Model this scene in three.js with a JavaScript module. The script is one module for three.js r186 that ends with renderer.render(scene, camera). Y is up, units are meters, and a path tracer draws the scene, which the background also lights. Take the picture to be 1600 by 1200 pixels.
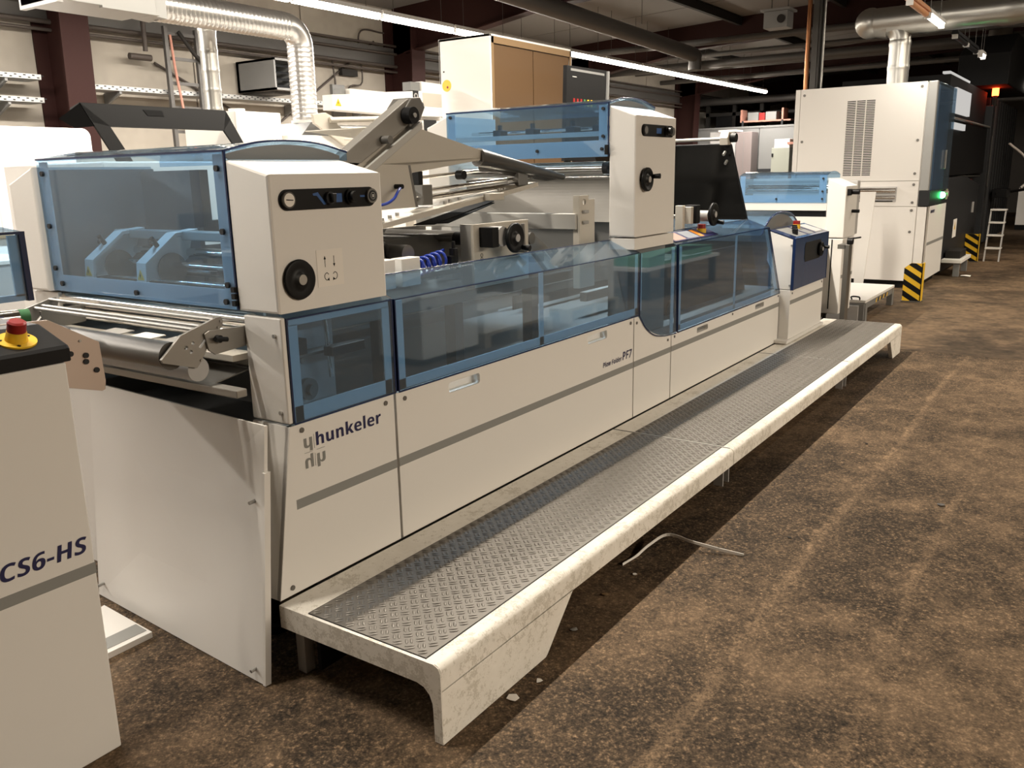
import * as THREE from 'three';
import { RoundedBoxGeometry } from 'three/addons/geometries/RoundedBoxGeometry.js';
import { mergeGeometries } from 'three/addons/utils/BufferGeometryUtils.js';
import { FontLoader } from 'three/addons/loaders/FontLoader.js';
import { RectAreaLightUniformsLib } from 'three/addons/lights/RectAreaLightUniformsLib.js';

// ------------------------------------------------------------------ camera, exposure, lamps
const scene = new THREE.Scene();
scene.background = new THREE.Color(0x000000);
const camera = new THREE.PerspectiveCamera(2 * Math.atan(600 / 1345.03) * 180 / Math.PI, 4 / 3, 0.05, 100);
camera.position.set(0, 1.6, 0);
camera.up.set(0.20644528, 0.97129847, -0.11815092);
camera.lookAt(0.79868542, 1.6 - 0.23703695, -0.55309591);
scene.add(camera);
const renderer = new THREE.WebGLRenderer({ antialias: true });
renderer.toneMapping = THREE.LinearToneMapping;
renderer.toneMappingExposure = 6.0;
renderer.shadowMap.enabled = true;
RectAreaLightUniformsLib.init();
// lamp rows (fluorescent battens): height, z, colour, radiance of the area lights
const LAMP_COLOR = new THREE.Color().setRGB(1, 0.90, 0.77);
const ROWS = {
  wall: { y: 3.6, z: -8.05, power: 62, color: [1, .94, .86], xs: [] },      // row seen behind the machine
  line: { y: 4.0, z: -2.95, power: 78, color: [1, .91, .78], xs: [] },      // row hung over the machine
  duct: { y: 3.3, z: -2.06, power: 22, color: [1, .93, .82], xs: [] },   // short row beside the silver duct
  gangway: { y: 4.3, z: 1.2, power: 48, color: [1, .88, .72], xs: [11.5, 13, 14.5, 16] },   // lit stretch over the far gangway, right of the view
  aisle: { y: 4.3, z: 8.2, power: 180, color: [1, .87, .70], xs: [] },       // row in the next bay, across the gangway
};
for (let k = 0; k < 20; k++) ROWS.wall.xs.push(-5.42 + 1.5 * k);
for (const x of [1.2, 4.4, 5.9, 7.4]) ROWS.line.xs.push(x);
for (const x of [1.5, 3, 4.5, 6, 7.5, 9]) ROWS.aisle.xs.push(x);

// ------------------------------------------------------------------ helpers
let seed = 20240517;
const rnd = () => { seed = (seed * 1664525 + 1013904223) >>> 0; return seed / 4294967296; };
const used = {};
function numbered(name) { const n = used[name] = (used[name] ?? -1) + 1; return n ? `${name}_${String(n).padStart(3, '0')}` : name; }
const base = new WeakMap();
function thing(name, label, category, p = [0, 0, 0], group) {
  const o = new THREE.Group(); o.name = numbered(name); o.position.set(...p); base.set(o, p);
  o.userData = { label, category }; if (group) o.userData.group = group;
  scene.add(o); return o;
}
function struct(name, p = [0, 0, 0]) {
  const o = new THREE.Group(); o.name = name; o.position.set(...p); base.set(o, p);
  o.userData = { kind: 'structure' }; scene.add(o); return o;
}
// box-projected uv in metres
function muv(g) {
  if (g.index) g = g.toNonIndexed();
  const p = g.attributes.position, n = g.attributes.normal, uv = new Float32Array(p.count * 2);
  for (let i = 0; i < p.count; i += 3) {
    let ax = 0, ay = 0, az = 0;
    for (let j = 0; j < 3; j++) { ax += Math.abs(n.getX(i + j)); ay += Math.abs(n.getY(i + j)); az += Math.abs(n.getZ(i + j)); }
    for (let j = 0; j < 3; j++) {
      const x = p.getX(i + j), y = p.getY(i + j), z = p.getZ(i + j); let u, v;
      if (ay >= ax && ay >= az) { u = x; v = z; } else if (ax >= az) { u = z; v = y; } else { u = x; v = y; }
      uv[2 * (i + j)] = u; uv[2 * (i + j) + 1] = v;
    }
  }
  g.setAttribute('uv', new THREE.BufferAttribute(uv, 2));
  return g;
}
function part(parent, name, geos, mat, label) {
  let list = (Array.isArray(geos) ? geos : [geos]).map(muv);
  let g = list.length > 1 ? mergeGeometries(list.map(q => { for (const k of Object.keys(q.attributes)) if (!['position', 'normal', 'uv'].includes(k)) q.deleteAttribute(k); return q; })) : list[0];
  const b = base.get(parent) ?? [0, 0, 0];
  g.translate(-b[0], -b[1], -b[2]);
  const m = new THREE.Mesh(g, mat); m.name = name; m.castShadow = m.receiveShadow = true;
  if (label) m.userData.label = label;
  base.set(m, b); parent.add(m); return m;
}
function solo(name, label, category, geos, mat, p = [0, 0, 0], group) {  // a thing that is one mesh
  const holder = new THREE.Group(); base.set(holder, p);
  const m = part(holder, numbered(name), geos, mat); holder.remove(m); m.position.set(...p);
  m.userData = { label, category }; if (group) m.userData.group = group; scene.add(m); return m;
}
function bx(x0, x1, y0, y1, z0, z1, r = 0, seg = 2) {
  const w = Math.abs(x1 - x0), h = Math.abs(y1 - y0), d = Math.abs(z1 - z0);
  const rr = Math.min(r, w / 2.01, h / 2.01, d / 2.01);
  const g = rr > 0 ? new RoundedBoxGeometry(w, h, d, seg, rr) : new THREE.BoxGeometry(w, h, d);
  return g.translate((x0 + x1) / 2, (y0 + y1) / 2, (z0 + z1) / 2);
}
const V = (a) => new THREE.Vector3(...a);
function rod(a, b, r, seg = 16, r2 = r) {
  const A = V(a), B = V(b), d = B.clone().sub(A), L = d.length();
  const g = new THREE.CylinderGeometry(r2, r, L, seg);
  g.applyQuaternion(new THREE.Quaternion().setFromUnitVectors(new THREE.Vector3(0, 1, 0), d.normalize()));
  return g.translate((A.x + B.x) / 2, (A.y + B.y) / 2, (A.z + B.z) / 2);
}
const cylZ = (x, y, z0, z1, r, seg = 24, r2 = r) => rod([x, y, z0], [x, y, z1], r, seg, r2);
const cylX = (y, z, x0, x1, r, seg = 24) => rod([x0, y, z], [x1, y, z], r, seg);
const cylY = (x, z, y0, y1, r, seg = 24, r2 = r) => rod([x, y0, z], [x, y1, z], r, seg, r2);
function shapeOf(pts, holes = []) {
  const s = pts instanceof THREE.Shape ? pts : new THREE.Shape(pts.map(p => new THREE.Vector2(...p)));
  for (const h of holes) s.holes.push(h instanceof THREE.Path ? h : new THREE.Path(h.map(p => new THREE.Vector2(...p))));
  return s;
}
const MAP = {
  xy: new THREE.Matrix4(),
  zy: new THREE.Matrix4().makeBasis(new THREE.Vector3(0, 0, 1), new THREE.Vector3(0, 1, 0), new THREE.Vector3(-1, 0, 0)),
  xz: new THREE.Matrix4().makeBasis(new THREE.Vector3(1, 0, 0), new THREE.Vector3(0, 0, 1), new THREE.Vector3(0, -1, 0)),
};
// extrude a polygon drawn in plane xy (depth z), zy (depth x) or xz (depth y) between d0 and d1
function ext(pts, plane, d0, d1, bev = 0, holes = [], curveSegments = 12) {
  const g = new THREE.ExtrudeGeometry(shapeOf(pts, holes), { depth: d1 - d0 - 2 * bev, bevelEnabled: bev > 0, bevelThickness: bev, bevelSize: bev, bevelOffset: -bev, bevelSegments: 2, curveSegments });
  g.translate(0, 0, bev);
  g.applyMatrix4(MAP[plane]);
  if (plane === 'xy') g.translate(0, 0, d0); else if (plane === 'zy') g.translate(d1, 0, 0); else g.translate(0, d1, 0);
  return g;
}
function rrect(x0, x1, y0, y1, r, P = THREE.Shape) {
  const s = new P(); r = Math.min(r, (x1 - x0) / 2, (y1 - y0) / 2);
  s.moveTo(x0 + r, y0); s.lineTo(x1 - r, y0); s.absarc(x1 - r, y0 + r, r, -Math.PI / 2, 0);
  s.lineTo(x1, y1 - r); s.absarc(x1 - r, y1 - r, r, 0, Math.PI / 2);
  s.lineTo(x0 + r, y1); s.absarc(x0 + r, y1 - r, r, Math.PI / 2, Math.PI);
  s.lineTo(x0, y0 + r); s.absarc(x0 + r, y0 + r, r, Math.PI, Math.PI * 1.5);
  return s;
}
const circle = (x, y, r) => { const p = new THREE.Path(); p.absarc(x, y, r, 0, Math.PI * 2); return p; };
// flat plate through 3-D corner points (planar), with a thickness along its normal
function plate(pts, t) {
  const P = pts.map(V), o = P[0], e1 = P[1].clone().sub(o).normalize();
  let n = new THREE.Vector3();
  for (let i = 0; i < P.length; i++) { const a = P[i], b = P[(i + 1) % P.length]; n.add(new THREE.Vector3().crossVectors(a, b)); }
  n.normalize(); const e2 = new THREE.Vector3().crossVectors(n, e1);
  const s = P.map(p => { const d = p.clone().sub(o); return [d.dot(e1), d.dot(e2)]; });
  const g = new THREE.ExtrudeGeometry(shapeOf(s), { depth: t, bevelEnabled: false });
  g.translate(0, 0, -t / 2);
  g.applyMatrix4(new THREE.Matrix4().makeBasis(e1, e2, n)); return g.translate(o.x, o.y, o.z);
}
function tube(pts, r, n = 40, seg = 8, closed = false) {
  return new THREE.TubeGeometry(new THREE.CatmullRomCurve3(pts.map(V), closed), n, r, seg, closed);
}
function ring(x, y, z, R, r, seg = 32) { return new THREE.TorusGeometry(R, r, 10, seg).translate(x, y, z); } // axis z

// ------------------------------------------------------------------ textures
function noiseGrid(n, cells, rand) {              // tileable value noise, n x n, 0..1
  const g = new Float32Array(cells * cells); for (let i = 0; i < g.length; i++) g[i] = rand();
  const out = new Float32Array(n * n);
  for (let y = 0; y < n; y++) for (let x = 0; x < n; x++) {
    const fx = x / n * cells, fy = y / n * cells, ix = Math.floor(fx), iy = Math.floor(fy);
    let tx = fx - ix, ty = fy - iy; tx = tx * tx * (3 - 2 * tx); ty = ty * ty * (3 - 2 * ty);
    const i1 = (ix + 1) % cells, j1 = (iy + 1) % cells;
    const a = g[iy * cells + ix], b = g[iy * cells + i1], c = g[j1 * cells + ix], d = g[j1 * cells + i1];
    out[y * n + x] = (a + (b - a) * tx) * (1 - ty) + (c + (d - c) * tx) * ty;
  }
  return out;
}
function fbm(n, list) { const o = new Float32Array(n * n); let s = 0; for (const [c, w] of list) { const q = noiseGrid(n, c, rnd); for (let i = 0; i < o.length; i++) o[i] += q[i] * w; s += w; } for (let i = 0; i < o.length; i++) o[i] /= s; return o; }
function dataTex(n, fn, srgb = true, m = n) {
  const d = new Uint8Array(n * m * 4);
  for (let y = 0; y < m; y++) for (let x = 0; x < n; x++) { const c = fn(x, y), i = (y * n + x) * 4; d[i] = c[0]; d[i + 1] = c[1]; d[i + 2] = c[2]; d[i + 3] = 255; }
  const t = new THREE.DataTexture(d, n, m); t.wrapS = t.wrapT = THREE.RepeatWrapping; t.magFilter = THREE.LinearFilter; t.minFilter = THREE.LinearMipmapLinearFilter; t.generateMipmaps = true;
  if (srgb) t.colorSpace = THREE.SRGBColorSpace; t.needsUpdate = true; return t;
}
const clamp = (v) => Math.max(0, Math.min(255, v));
const lerp = (a, b, t) => a + (b - a) * t;
const smooth = (a, b, v) => { const t = Math.max(0, Math.min(1, (v - a) / (b - a))); return t * t * (3 - 2 * t); };
// ------------------------------------------------------------------ materials
const std = (color, roughness = 0.5, metalness = 0, extra = {}) => new THREE.MeshStandardMaterial({ color, roughness, metalness, ...extra });
const lin = (r, g, b) => new THREE.Color().setRGB(r, g, b);
const fineN = fbm(512, [[8, 1], [32, 1], [128, 1.2]]);
const fineTex = dataTex(512, (x, y) => { const v = fineN[y * 512 + x] * 255; return [v, v, v]; }, false);
const scuffTex = (() => {                                     // worn, smudged grey-white steel paint
  const a = fbm(1024, [[6, 1], [24, 1], [90, .8]]), b = fbm(1024, [[10, 1], [60, 1], [250, 1]]);
  return dataTex(1024, (x, y) => { const i = y * 1024 + x; const d = smooth(.54, .72, b[i]) * 26 + (a[i] - .5) * 16; return [clamp(236 - d), clamp(231 - d * 1.05), clamp(221 - d * 1.15)]; });
})();
const brushTex = (() => {
  const r = []; for (let i = 0; i < 512; i++) r.push(rnd());
  return dataTex(512, (x, y) => { const v = 150 + 60 * r[y] + 25 * r[(y * 7 + (x >> 5)) % 512]; return [v, v, v]; }, false);
})();
const M = {
  white: std(lin(.80, .775, .735), .42),
  whiteDull: std(lin(.74, .715, .675), .6),
  scuffed: std(0xffffff, .55, 0, { map: scuffTex }),
  stripe: std(lin(.26, .26, .245), .5),
  navy: std(lin(.012, .012, .07), .45),
  logoGrey: std(lin(.23, .23, .215), .5),
  black: new THREE.MeshPhysicalMaterial({ color: lin(.007, .007, .0075), roughness: 0.42, specularIntensity: 0.4 }),
  blackMatte: new THREE.MeshPhysicalMaterial({ color: lin(.010, .010, .0105), roughness: 0.8, specularIntensity: 0.3 }),
  charcoal: new THREE.MeshPhysicalMaterial({ color: lin(.022, .023, .025), roughness: 0.5, specularIntensity: 0.5 }),
  smoke: new THREE.MeshPhysicalMaterial({ color: lin(.010, .0095, .009), roughness: 0.14, specularIntensity: 0.6 }),
  dark: new THREE.MeshPhysicalMaterial({ color: lin(.022, .020, .018), roughness: 0.7, specularIntensity: 0.4 }),
  steel: std(lin(.40, .388, .365), .40, .8),
  steelDark: std(lin(.10, .095, .088), .36, .7),
  plateGrey: std(lin(.30, .285, .26), .42, .5),
  steelDull: std(lin(.20, .193, .18), .40, .75),
  chrome: std(lin(.82, .80, .77), .12, 1),
  zinc: std(lin(.38, .38, .37), .45, .6),
  duct: std(lin(.80, .79, .77), .30, .92),
  ductDull: std(lin(.50, .49, .46), .34, .95),
  alu: std(lin(.50, .49, .46), .45, .5),
  creamMetal: std(lin(.56, .52, .45), .4, .12),
  bracketPlate: std(lin(.55, .44, .37), .42, .4),
  greyPaint: std(lin(.19, .19, .185), .5),
  midGrey: std(lin(.42, .41, .40), .55),
  red: std(lin(.27, .012, .010), .4),
  yellow: std(lin(.80, .50, .03), .42),
  hazYellow: std(lin(.78, .47, .02), .5),
  orange: std(lin(.80, .28, .03), .5),
  blueHose: std(lin(.02, .05, .36), .35),
  bluePrint: std(lin(.03, .10, .30), .4),
  paper: std(lin(.86, .82, .76), .85),
  wood: std(lin(.125, .068, .028), .5),
  woodEdge: std(lin(.25, .16, .08), .5),
  beam: new THREE.MeshPhysicalMaterial({ color: lin(.027, .0098, .0082), roughness: .65, specularIntensity: .3 }),
  copper: std(lin(.50, .22, .10), .35, .8),
  pallet: std(lin(.32, .25, .17), .8),
  greenSheet: std(lin(.16, .42, .30), .5),
  greenFelt: std(lin(.05, .17, .06), .8),
  pipe: std(lin(.055, .043, .036), .6),
  pipeGrey: std(lin(.085, .08, .075), .5, .2),
  brick: std(lin(.42, .20, .15), .8),
  glassBlue: new THREE.MeshPhysicalMaterial({ color: lin(.64, .78, .90), roughness: .03, transmission: .955, thickness: 0, ior: 1.5 }),
  glassEdge: new THREE.MeshPhysicalMaterial({ color: lin(.012, .026, .085), roughness: .15 }),
  glassSmoke: new THREE.MeshPhysicalMaterial({ color: lin(.06, .055, .05), roughness: .08, transmission: .9, thickness: 0, ior: 1.5 }),
  backBlue: std(lin(.72, .74, .76), .5),
  lampGlow: new THREE.MeshStandardMaterial({ color: 0xffffff, emissive: LAMP_COLOR, emissiveIntensity: 6, roughness: .4 }),
  lampGlowSoft: new THREE.MeshStandardMaterial({ color: 0xffffff, emissive: LAMP_COLOR, emissiveIntensity: 1.6, roughness: .4 }),
  lampHousing: std(lin(.75, .74, .72), .5),
  lampOff: std(lin(.70, .34, .17), .45),
  lampRed: new THREE.MeshStandardMaterial({ color: 0x330000, emissive: lin(1, .05, .01), emissiveIntensity: 5 }),
  lampGreen: new THREE.MeshStandardMaterial({ color: 0x003300, emissive: lin(.08, 1, .25), emissiveIntensity: 4 }),
  screenGlow: new THREE.MeshStandardMaterial({ color: 0x222222, emissive: lin(1, .97, .93), emissiveIntensity: .09 }),
  panelGlow: new THREE.MeshStandardMaterial({ color: 0x222222, emissive: lin(1, .62, .45), emissiveIntensity: .16 }),
};
// ------------------------------------------------------------------ floor
// near bay: speckled, worn concrete with pale dusty wheel tracks running along the gangway
const FX0 = .8, FX1 = 8.2, FZ0 = -4.2, FZ1 = 3.2, FW = FX1 - FX0;
const floorNear = (() => {
  const n = 2048, big = fbm(n, [[4, 1], [9, 1], [21, .8], [60, .5]]), mid = fbm(n, [[40, 1], [120, 1], [300, .8]]), fine = fbm(n, [[700, 1], [1024, 1.2], [2048, 1.5]]), dustN = fbm(n, [[5, 1], [12, 1], [34, .7], [110, .5]]);
  const tracks = [[-1.31, .020, .4], [-.90, .040, .78], [-.86, .10, .22], [-.47, .034, .66], [-.40, .12, .22], [.25, .08, .4]];
  return dataTex(n, (x, y) => {
    const i = y * n + x, wx = FX0 + (x / n) * FW, wz = FZ0 + (y / n) * FW;
    // bare aggregate: dark with pale grains; dust: pale tan, lying in patches and along the wheel tracks
    let bare = 60 + (big[i] - .5) * 22 + (mid[i] - .5) * 30 + (fine[i] - .5) * 95; if (fine[i] > .62) bare += 180 * (fine[i] - .62);
    let d = smooth(.26, .76, dustN[i] + (mid[i] - .5) * .20) * .62;
    for (const [z, w, a] of tracks) { const q = Math.abs(wz - z + .012 * Math.sin(wx * 2.1) + (mid[i] - .5) * .05) / w; if (q < 1) d = Math.max(d, a * (1 - q * q) * (.45 + .7 * mid[i]) * (fine[i] > .40 ? 1 : .6)); }
    const dust = 116 + (mid[i] - .5) * 40 + (fine[i] - .5) * 40;
    const v = lerp(bare, dust, d);
    return [clamp(v * 1.13), clamp(v * .935), clamp(v * .73)];
  });
})();
floorNear.repeat.set(1 / FW, 1 / FW); floorNear.offset.set(-FX0 / FW, -FZ0 / FW);
const floorFar = (() => {                                     // the same concrete, tiled
  const n = 1024, big = fbm(n, [[5, 1], [13, 1], [40, .7]]), fine = fbm(n, [[90, 1], [300, 1]]), dustN = fbm(n, [[6, 1], [14, 1], [40, .7], [120, .5]]);
  return dataTex(n, (x, y) => { const i = y * n + x, bare = 66 + (big[i] - .5) * 22 + (fine[i] - .5) * 40, d = smooth(.26, .76, dustN[i]) * .62, v = lerp(bare, 124 + (fine[i] - .5) * 40, d); return [clamp(v * 1.13), clamp(v * .935), clamp(v * .73)]; });
})();
floorFar.repeat.set(1 / 7, 1 / 7);
M.floorNear = new THREE.MeshPhysicalMaterial({ color: 0xffffff, roughness: .75, specularIntensity: .28, map: floorNear, bumpMap: fineTex, bumpScale: .0012 });
M.floorFar = new THREE.MeshPhysicalMaterial({ color: 0xffffff, roughness: .72, specularIntensity: .3, map: floorFar });
const floor = struct('floor');
part(floor, 'subfloor', bx(-14.2, 34.2, -.25, -.012, -10.8, 14.2), M.dark);
{
  const xs = [-14, -5.8, FX0, FX1, 14.2, 20.2, 26.2, 34], zs = [-10.6, FZ0, FZ1, 9, 14];
  for (let i = 0; i + 1 < xs.length; i++) for (let j = 0; j + 1 < zs.length; j++) {
    const g = .004, near = xs[i] === FX0 && zs[j] === FZ0;
    // geometry is authored relative to the group at the origin, so uv stay in world metres
    part(floor, 'concrete_slab', bx(xs[i] + g, xs[i + 1] - g, -.012, 0, zs[j] + g, zs[j + 1] - g), near ? M.floorNear : M.floorFar);
  }
}
// ------------------------------------------------------------------ walls and roof
const wallN = fbm(512, [[4, 1], [11, 1], [60, .5]]);
const wallTex = dataTex(512, (x, y) => { const v = 160 + (wallN[y * 512 + x] - .5) * 34; return [clamp(v), clamp(v * .955), clamp(v * .885)]; });
wallTex.repeat.set(1 / 5, 1 / 5);
M.wall = std(0xffffff, .85, 0, { map: wallTex });
M.wallFar = std(lin(.16, .145, .13), .85);
M.roof = std(lin(.20, .19, .18), .85);
const roofY = (z) => 4.35 + (z + 10.6) * .05;
{
  const w = struct('wall_back'); part(w, 'wall_core', bx(-14.2, 34.2, 0, 4.6, -10.9, -10.62), M.wallFar);
  for (let k = 0; k < 24; k++) part(w, 'wall_panel', bx(-14.16 + 2 * k, -14.16 + 2 * k + 1.975, 0, 4.4, -10.62, -10.6), M.wall);
  part(struct('wall_front'), 'wall_core', bx(-14.2, 34.2, 0, 5.8, 14, 14.25), M.wall);
  part(struct('wall_left'), 'wall_core', bx(-14.25, -14, 0, 5.8, -10.6, 14), M.wall);
  part(struct('wall_right'), 'wall_core', bx(34, 34.25, 0, 5.8, -10.6, 14), M.wallFar);
  const c = struct('ceiling');
  part(c, 'roof_deck', ext([[-10.95, roofY(-10.95) + .06], [14.3, roofY(14.3) + .06], [14.3, roofY(14.3) + .25], [-10.95, roofY(-10.95) + .25]], 'zy', -14.3, 34.3), M.blackMatte);
  const za = [-10.6, -8.6, -6.6, -4.6, -2.6, -.6, 1.4, 3.4, 5.4, 7.4, 9.4, 11.4, 14];
  for (let k = 0; k < 16; k++) for (let j = 0; j < za.length - 1; j++) {
    const x0 = -14 + 3 * k, a = za[j] + .05, b = za[j + 1] - .05;
    part(c, 'ceiling_panel', ext([[a, roofY(a)], [b, roofY(b)], [b, roofY(b) + .06], [a, roofY(a) + .06]], 'zy', x0 + .02, x0 + 2.98), M.roof);
  }
}
// steel portal frames: tapered columns on the back wall and I-beam rafters carried across the hall
const frameX = [-.2, 5.83, 11.82, 17.8, 23.8, 29.8];
const frameWords = ['out of view beside the foreground cabinet', 'nearest the raised black hood frame', 'behind the tall wooden-backed cabinet', 'far along the back wall', 'near the far end of the back wall', 'at the far end of the hall'];
frameX.forEach((x, k) => {
  if (k === 0) return;
  const c = thing('steel_column', `dark red-brown tapered steel column ${frameWords[k]}`, 'column', [x, 0, -10.2], 'steel columns on the back wall');
  part(c, 'web', ext([[-10.56, 0], [-10.12, 0], [-9.98, 4.0], [-10.56, 4.25]], 'zy', x - .012, x + .012), M.beam);
  part(c, 'flange', plate([[x - .17, 0, -10.1], [x + .17, 0, -10.1], [x + .17, 4.0, -9.96], [x - .17, 4.0, -9.96]], .03), M.beam);
  part(c, 'flange', bx(x - .17, x + .17, 0, 4.25, -10.59, -10.56), M.beam);
  const b = thing('roof_beam', `dark red-brown steel rafter under the roof, ${['', 'nearest the viewer', 'running from the column behind the wooden-backed cabinet', 'third from the viewer', 'fourth from the viewer', 'farthest from the viewer'][k]}`, 'beam', [x, 4, -10.2], 'steel rafters');
  const L = (z, d) => roofY(z) - d;
  part(b, 'web', ext([[-10.5, L(-10.5, .75)], [-7.5, L(-7.5, .48)], [13.9, L(13.9, .48)], [13.9, L(13.9, 0)], [-10.5, L(-10.5, 0)]], 'zy', x - .012, x + .012), M.beam);
  part(b, 'flange', [plate([[x - .11, L(-10.2, .75), -10.2], [x + .11, L(-10.2, .75), -10.2], [x + .11, L(-7.5, .48), -7.5], [x - .11, L(-7.5, .48), -7.5]], .02), plate([[x - .11, L(-7.5, .48), -7.5], [x + .11, L(-7.5, .48), -7.5], [x + .11, L(13.9, .48), 13.9], [x - .11, L(13.9, .48), 13.9]], .02)], M.beam);
  for (const zb of [-8, -4.6, -1]) part(b, 'brace', rod([x + .05, L(zb, .44), zb], [x + .75, L(zb, .02), zb], .018, 8), M.pipeGrey);
});
// purlins along the hall
[-8.6, -6.6, -4.6, -2.6, -.6, 1.4, 3.4].forEach((z, k) => {
  solo('roof_purlin', `dark steel purlin under the roof, ${['first', 'second', 'third', 'fourth', 'fifth', 'sixth', 'seventh'][k]} counting from the back wall`, 'beam', bx(-13.9, 33.9, roofY(z) - .16, roofY(z) - .005, z - .035, z + .035), M.dark, [12, roofY(z), z], 'roof purlins');
});
// ------------------------------------------------------------------ lamps
function lamp(x, row, tag, lit = true, len = 1.46, off = M.lampOff) {
  const { y, z, power, color } = ROWS[row];
  const f = thing('light_fixture', tag, 'lamp', [x, y, z], { wall: 'battens of the lamp row by the back wall', line: 'battens of the lamp row above the machine', duct: 'battens of the short row beside the silver duct', gangway: 'battens over the far gangway', aisle: 'battens of the lamp row across the gangway' }[row]);
  part(f, 'housing', ext([[z - .03, y + .075], [z + .03, y + .075], [z + .05, y + .02], [z - .05, y + .02]], 'zy', x - len / 2, x + len / 2), lit ? M.lampHousing : off);
  part(f, 'lamp_tube', cylX(y, z, x - len / 2 + .02, x + len / 2 - .02, row === 'wall' ? .05 : .034, 12), lit ? (row === 'wall' ? M.lampGlow : M.lampGlowSoft) : off);
  for (const s of [-1, 1]) {
    part(f, 'end_cap', bx(x + s * (len / 2 - .02) - .012, x + s * (len / 2 - .02) + .012, y - .036, y + .03, z - .036, z + .036), M.lampHousing);
    part(f, 'suspension_wire', rod([x + s * len * .34, y + .07, z], [x + s * len * .34, roofY(z), z], .004, 5), M.pipeGrey);
  }
  if (lit) {
    const l = new THREE.RectAreaLight(lin(...color), power, len - .06, .06); l.position.set(0, -.056, 0); l.rotation.x = -Math.PI / 2; l.name = 'lamp_light'; f.add(l);
  }
  return f;
}
const ord = (k) => ['first', 'second', 'third', 'fourth', 'fifth', 'sixth', 'seventh', 'eighth', 'ninth', 'tenth', 'eleventh', 'twelfth', 'thirteenth', 'fourteenth', 'fifteenth', 'sixteenth', 'seventeenth', 'eighteenth', 'nineteenth', 'twentieth', 'twenty-first'][k];
ROWS.wall.xs.forEach((x, k) => lamp(x, 'wall', `glowing fluorescent batten in the row by the back wall, ${ord(k)} from the viewer`));
ROWS.line.xs.forEach((x, k) => lamp(x, 'line', `glowing fluorescent batten of the row over the machine, ${ord(k)} along it`));
ROWS.gangway.xs.forEach((x, k) => lamp(x, 'gangway', `glowing fluorescent batten over the far gangway, ${ord(k)} from the viewer`));
ROWS.aisle.xs.forEach((x, k) => lamp(x, 'aisle', `glowing fluorescent batten in the bay across the gangway, ${ord(k)} along it`));
lamp(12.12, 'duct', 'short glowing batten high at the right, in front of the silver duct', true, 1.0);
lamp(11.05, 'duct', 'unlit orange-tinted batten at the top right, left of the short glowing one', false, 1.0);
lamp(16.5, 'duct', 'small glowing batten at the right, left of the black exhaust hood', true, .4);
for (const x of [14.2, 15.3]) lamp(x, 'duct', `unlit dark batten between the two glowing lamps at the right, ${x < 15 ? 'nearer' : 'farther'} one`, false, 1.05, M.charcoal);
// ------------------------------------------------------------------ lettering
const fontBold = await new FontLoader().loadAsync('fonts/droid/droid_sans_bold.typeface.json');
const fontReg = await new FontLoader().loadAsync('fonts/droid/droid_sans_regular.typeface.json');
// flat letters standing in plane z = zf, facing +z; (x, y) is the left end of the baseline; w = run length
function letters(str, font, x, y, zf, h, w, shear = 0, fx = 1, fy = 1) {
  const g = new THREE.ShapeGeometry(font.generateShapes(str, h), 6);
  g.computeBoundingBox(); const b = g.boundingBox; g.translate(-b.min.x, 0, 0);
  const W = b.max.x - b.min.x; const k = w ? w / W : 1;
  g.scale(k, 1, 1);
  if (shear) g.applyMatrix4(new THREE.Matrix4().set(1, shear, 0, 0, 0, 1, 0, 0, 0, 0, 1, 0, 0, 0, 0, 1));
  if (fx < 0) { g.scale(-1, 1, 1); g.translate(w, 0, 0); }
  if (fy < 0) { g.scale(1, -1, 1); g.translate(0, h, 0); }
  if (fx * fy < 0) { const ix = g.index.array; for (let i = 0; i < ix.length; i += 3) { const t = ix[i]; ix[i] = ix[i + 1]; ix[i + 1] = t; } }
  const n = g.attributes.normal; for (let i = 0; i < n.count; i++) n.setXYZ(i, 0, 0, 1);
  return g.translate(x, y, zf);
}
// six-sided solid from 4 bottom and 4 top corners, both counter-clockwise seen from above
function hexa(b, t) {
  const q = [[b[3], b[2], b[1], b[0]], [t[0], t[1], t[2], t[3]]];
  for (let i = 0; i < 4; i++) { const j = (i + 1) % 4; q.push([b[i], b[j], t[j], t[i]]); }
  const pos = []; for (const [a, c, d, e] of q) pos.push(...a, ...c, ...d, ...a, ...d, ...e);
  const g = new THREE.BufferGeometry(); g.setAttribute('position', new THREE.Float32BufferAttribute(pos, 3)); g.setAttribute('uv', new THREE.Float32BufferAttribute(new Float32Array(pos.length / 3 * 2), 2)); g.computeVertexNormals(); return g;
}
const screwZ = (p, x, y, z, r = .007) => part(p, 'screw', cylZ(x, y, z - .002, z + .004, r, 10), M.steelDull);
const screwX = (p, x, y, z, r = .008, m = M.charcoal) => part(p, 'screw', rod([x + .002, y, z], [x - .007, y, z], r, 10), m);
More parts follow.
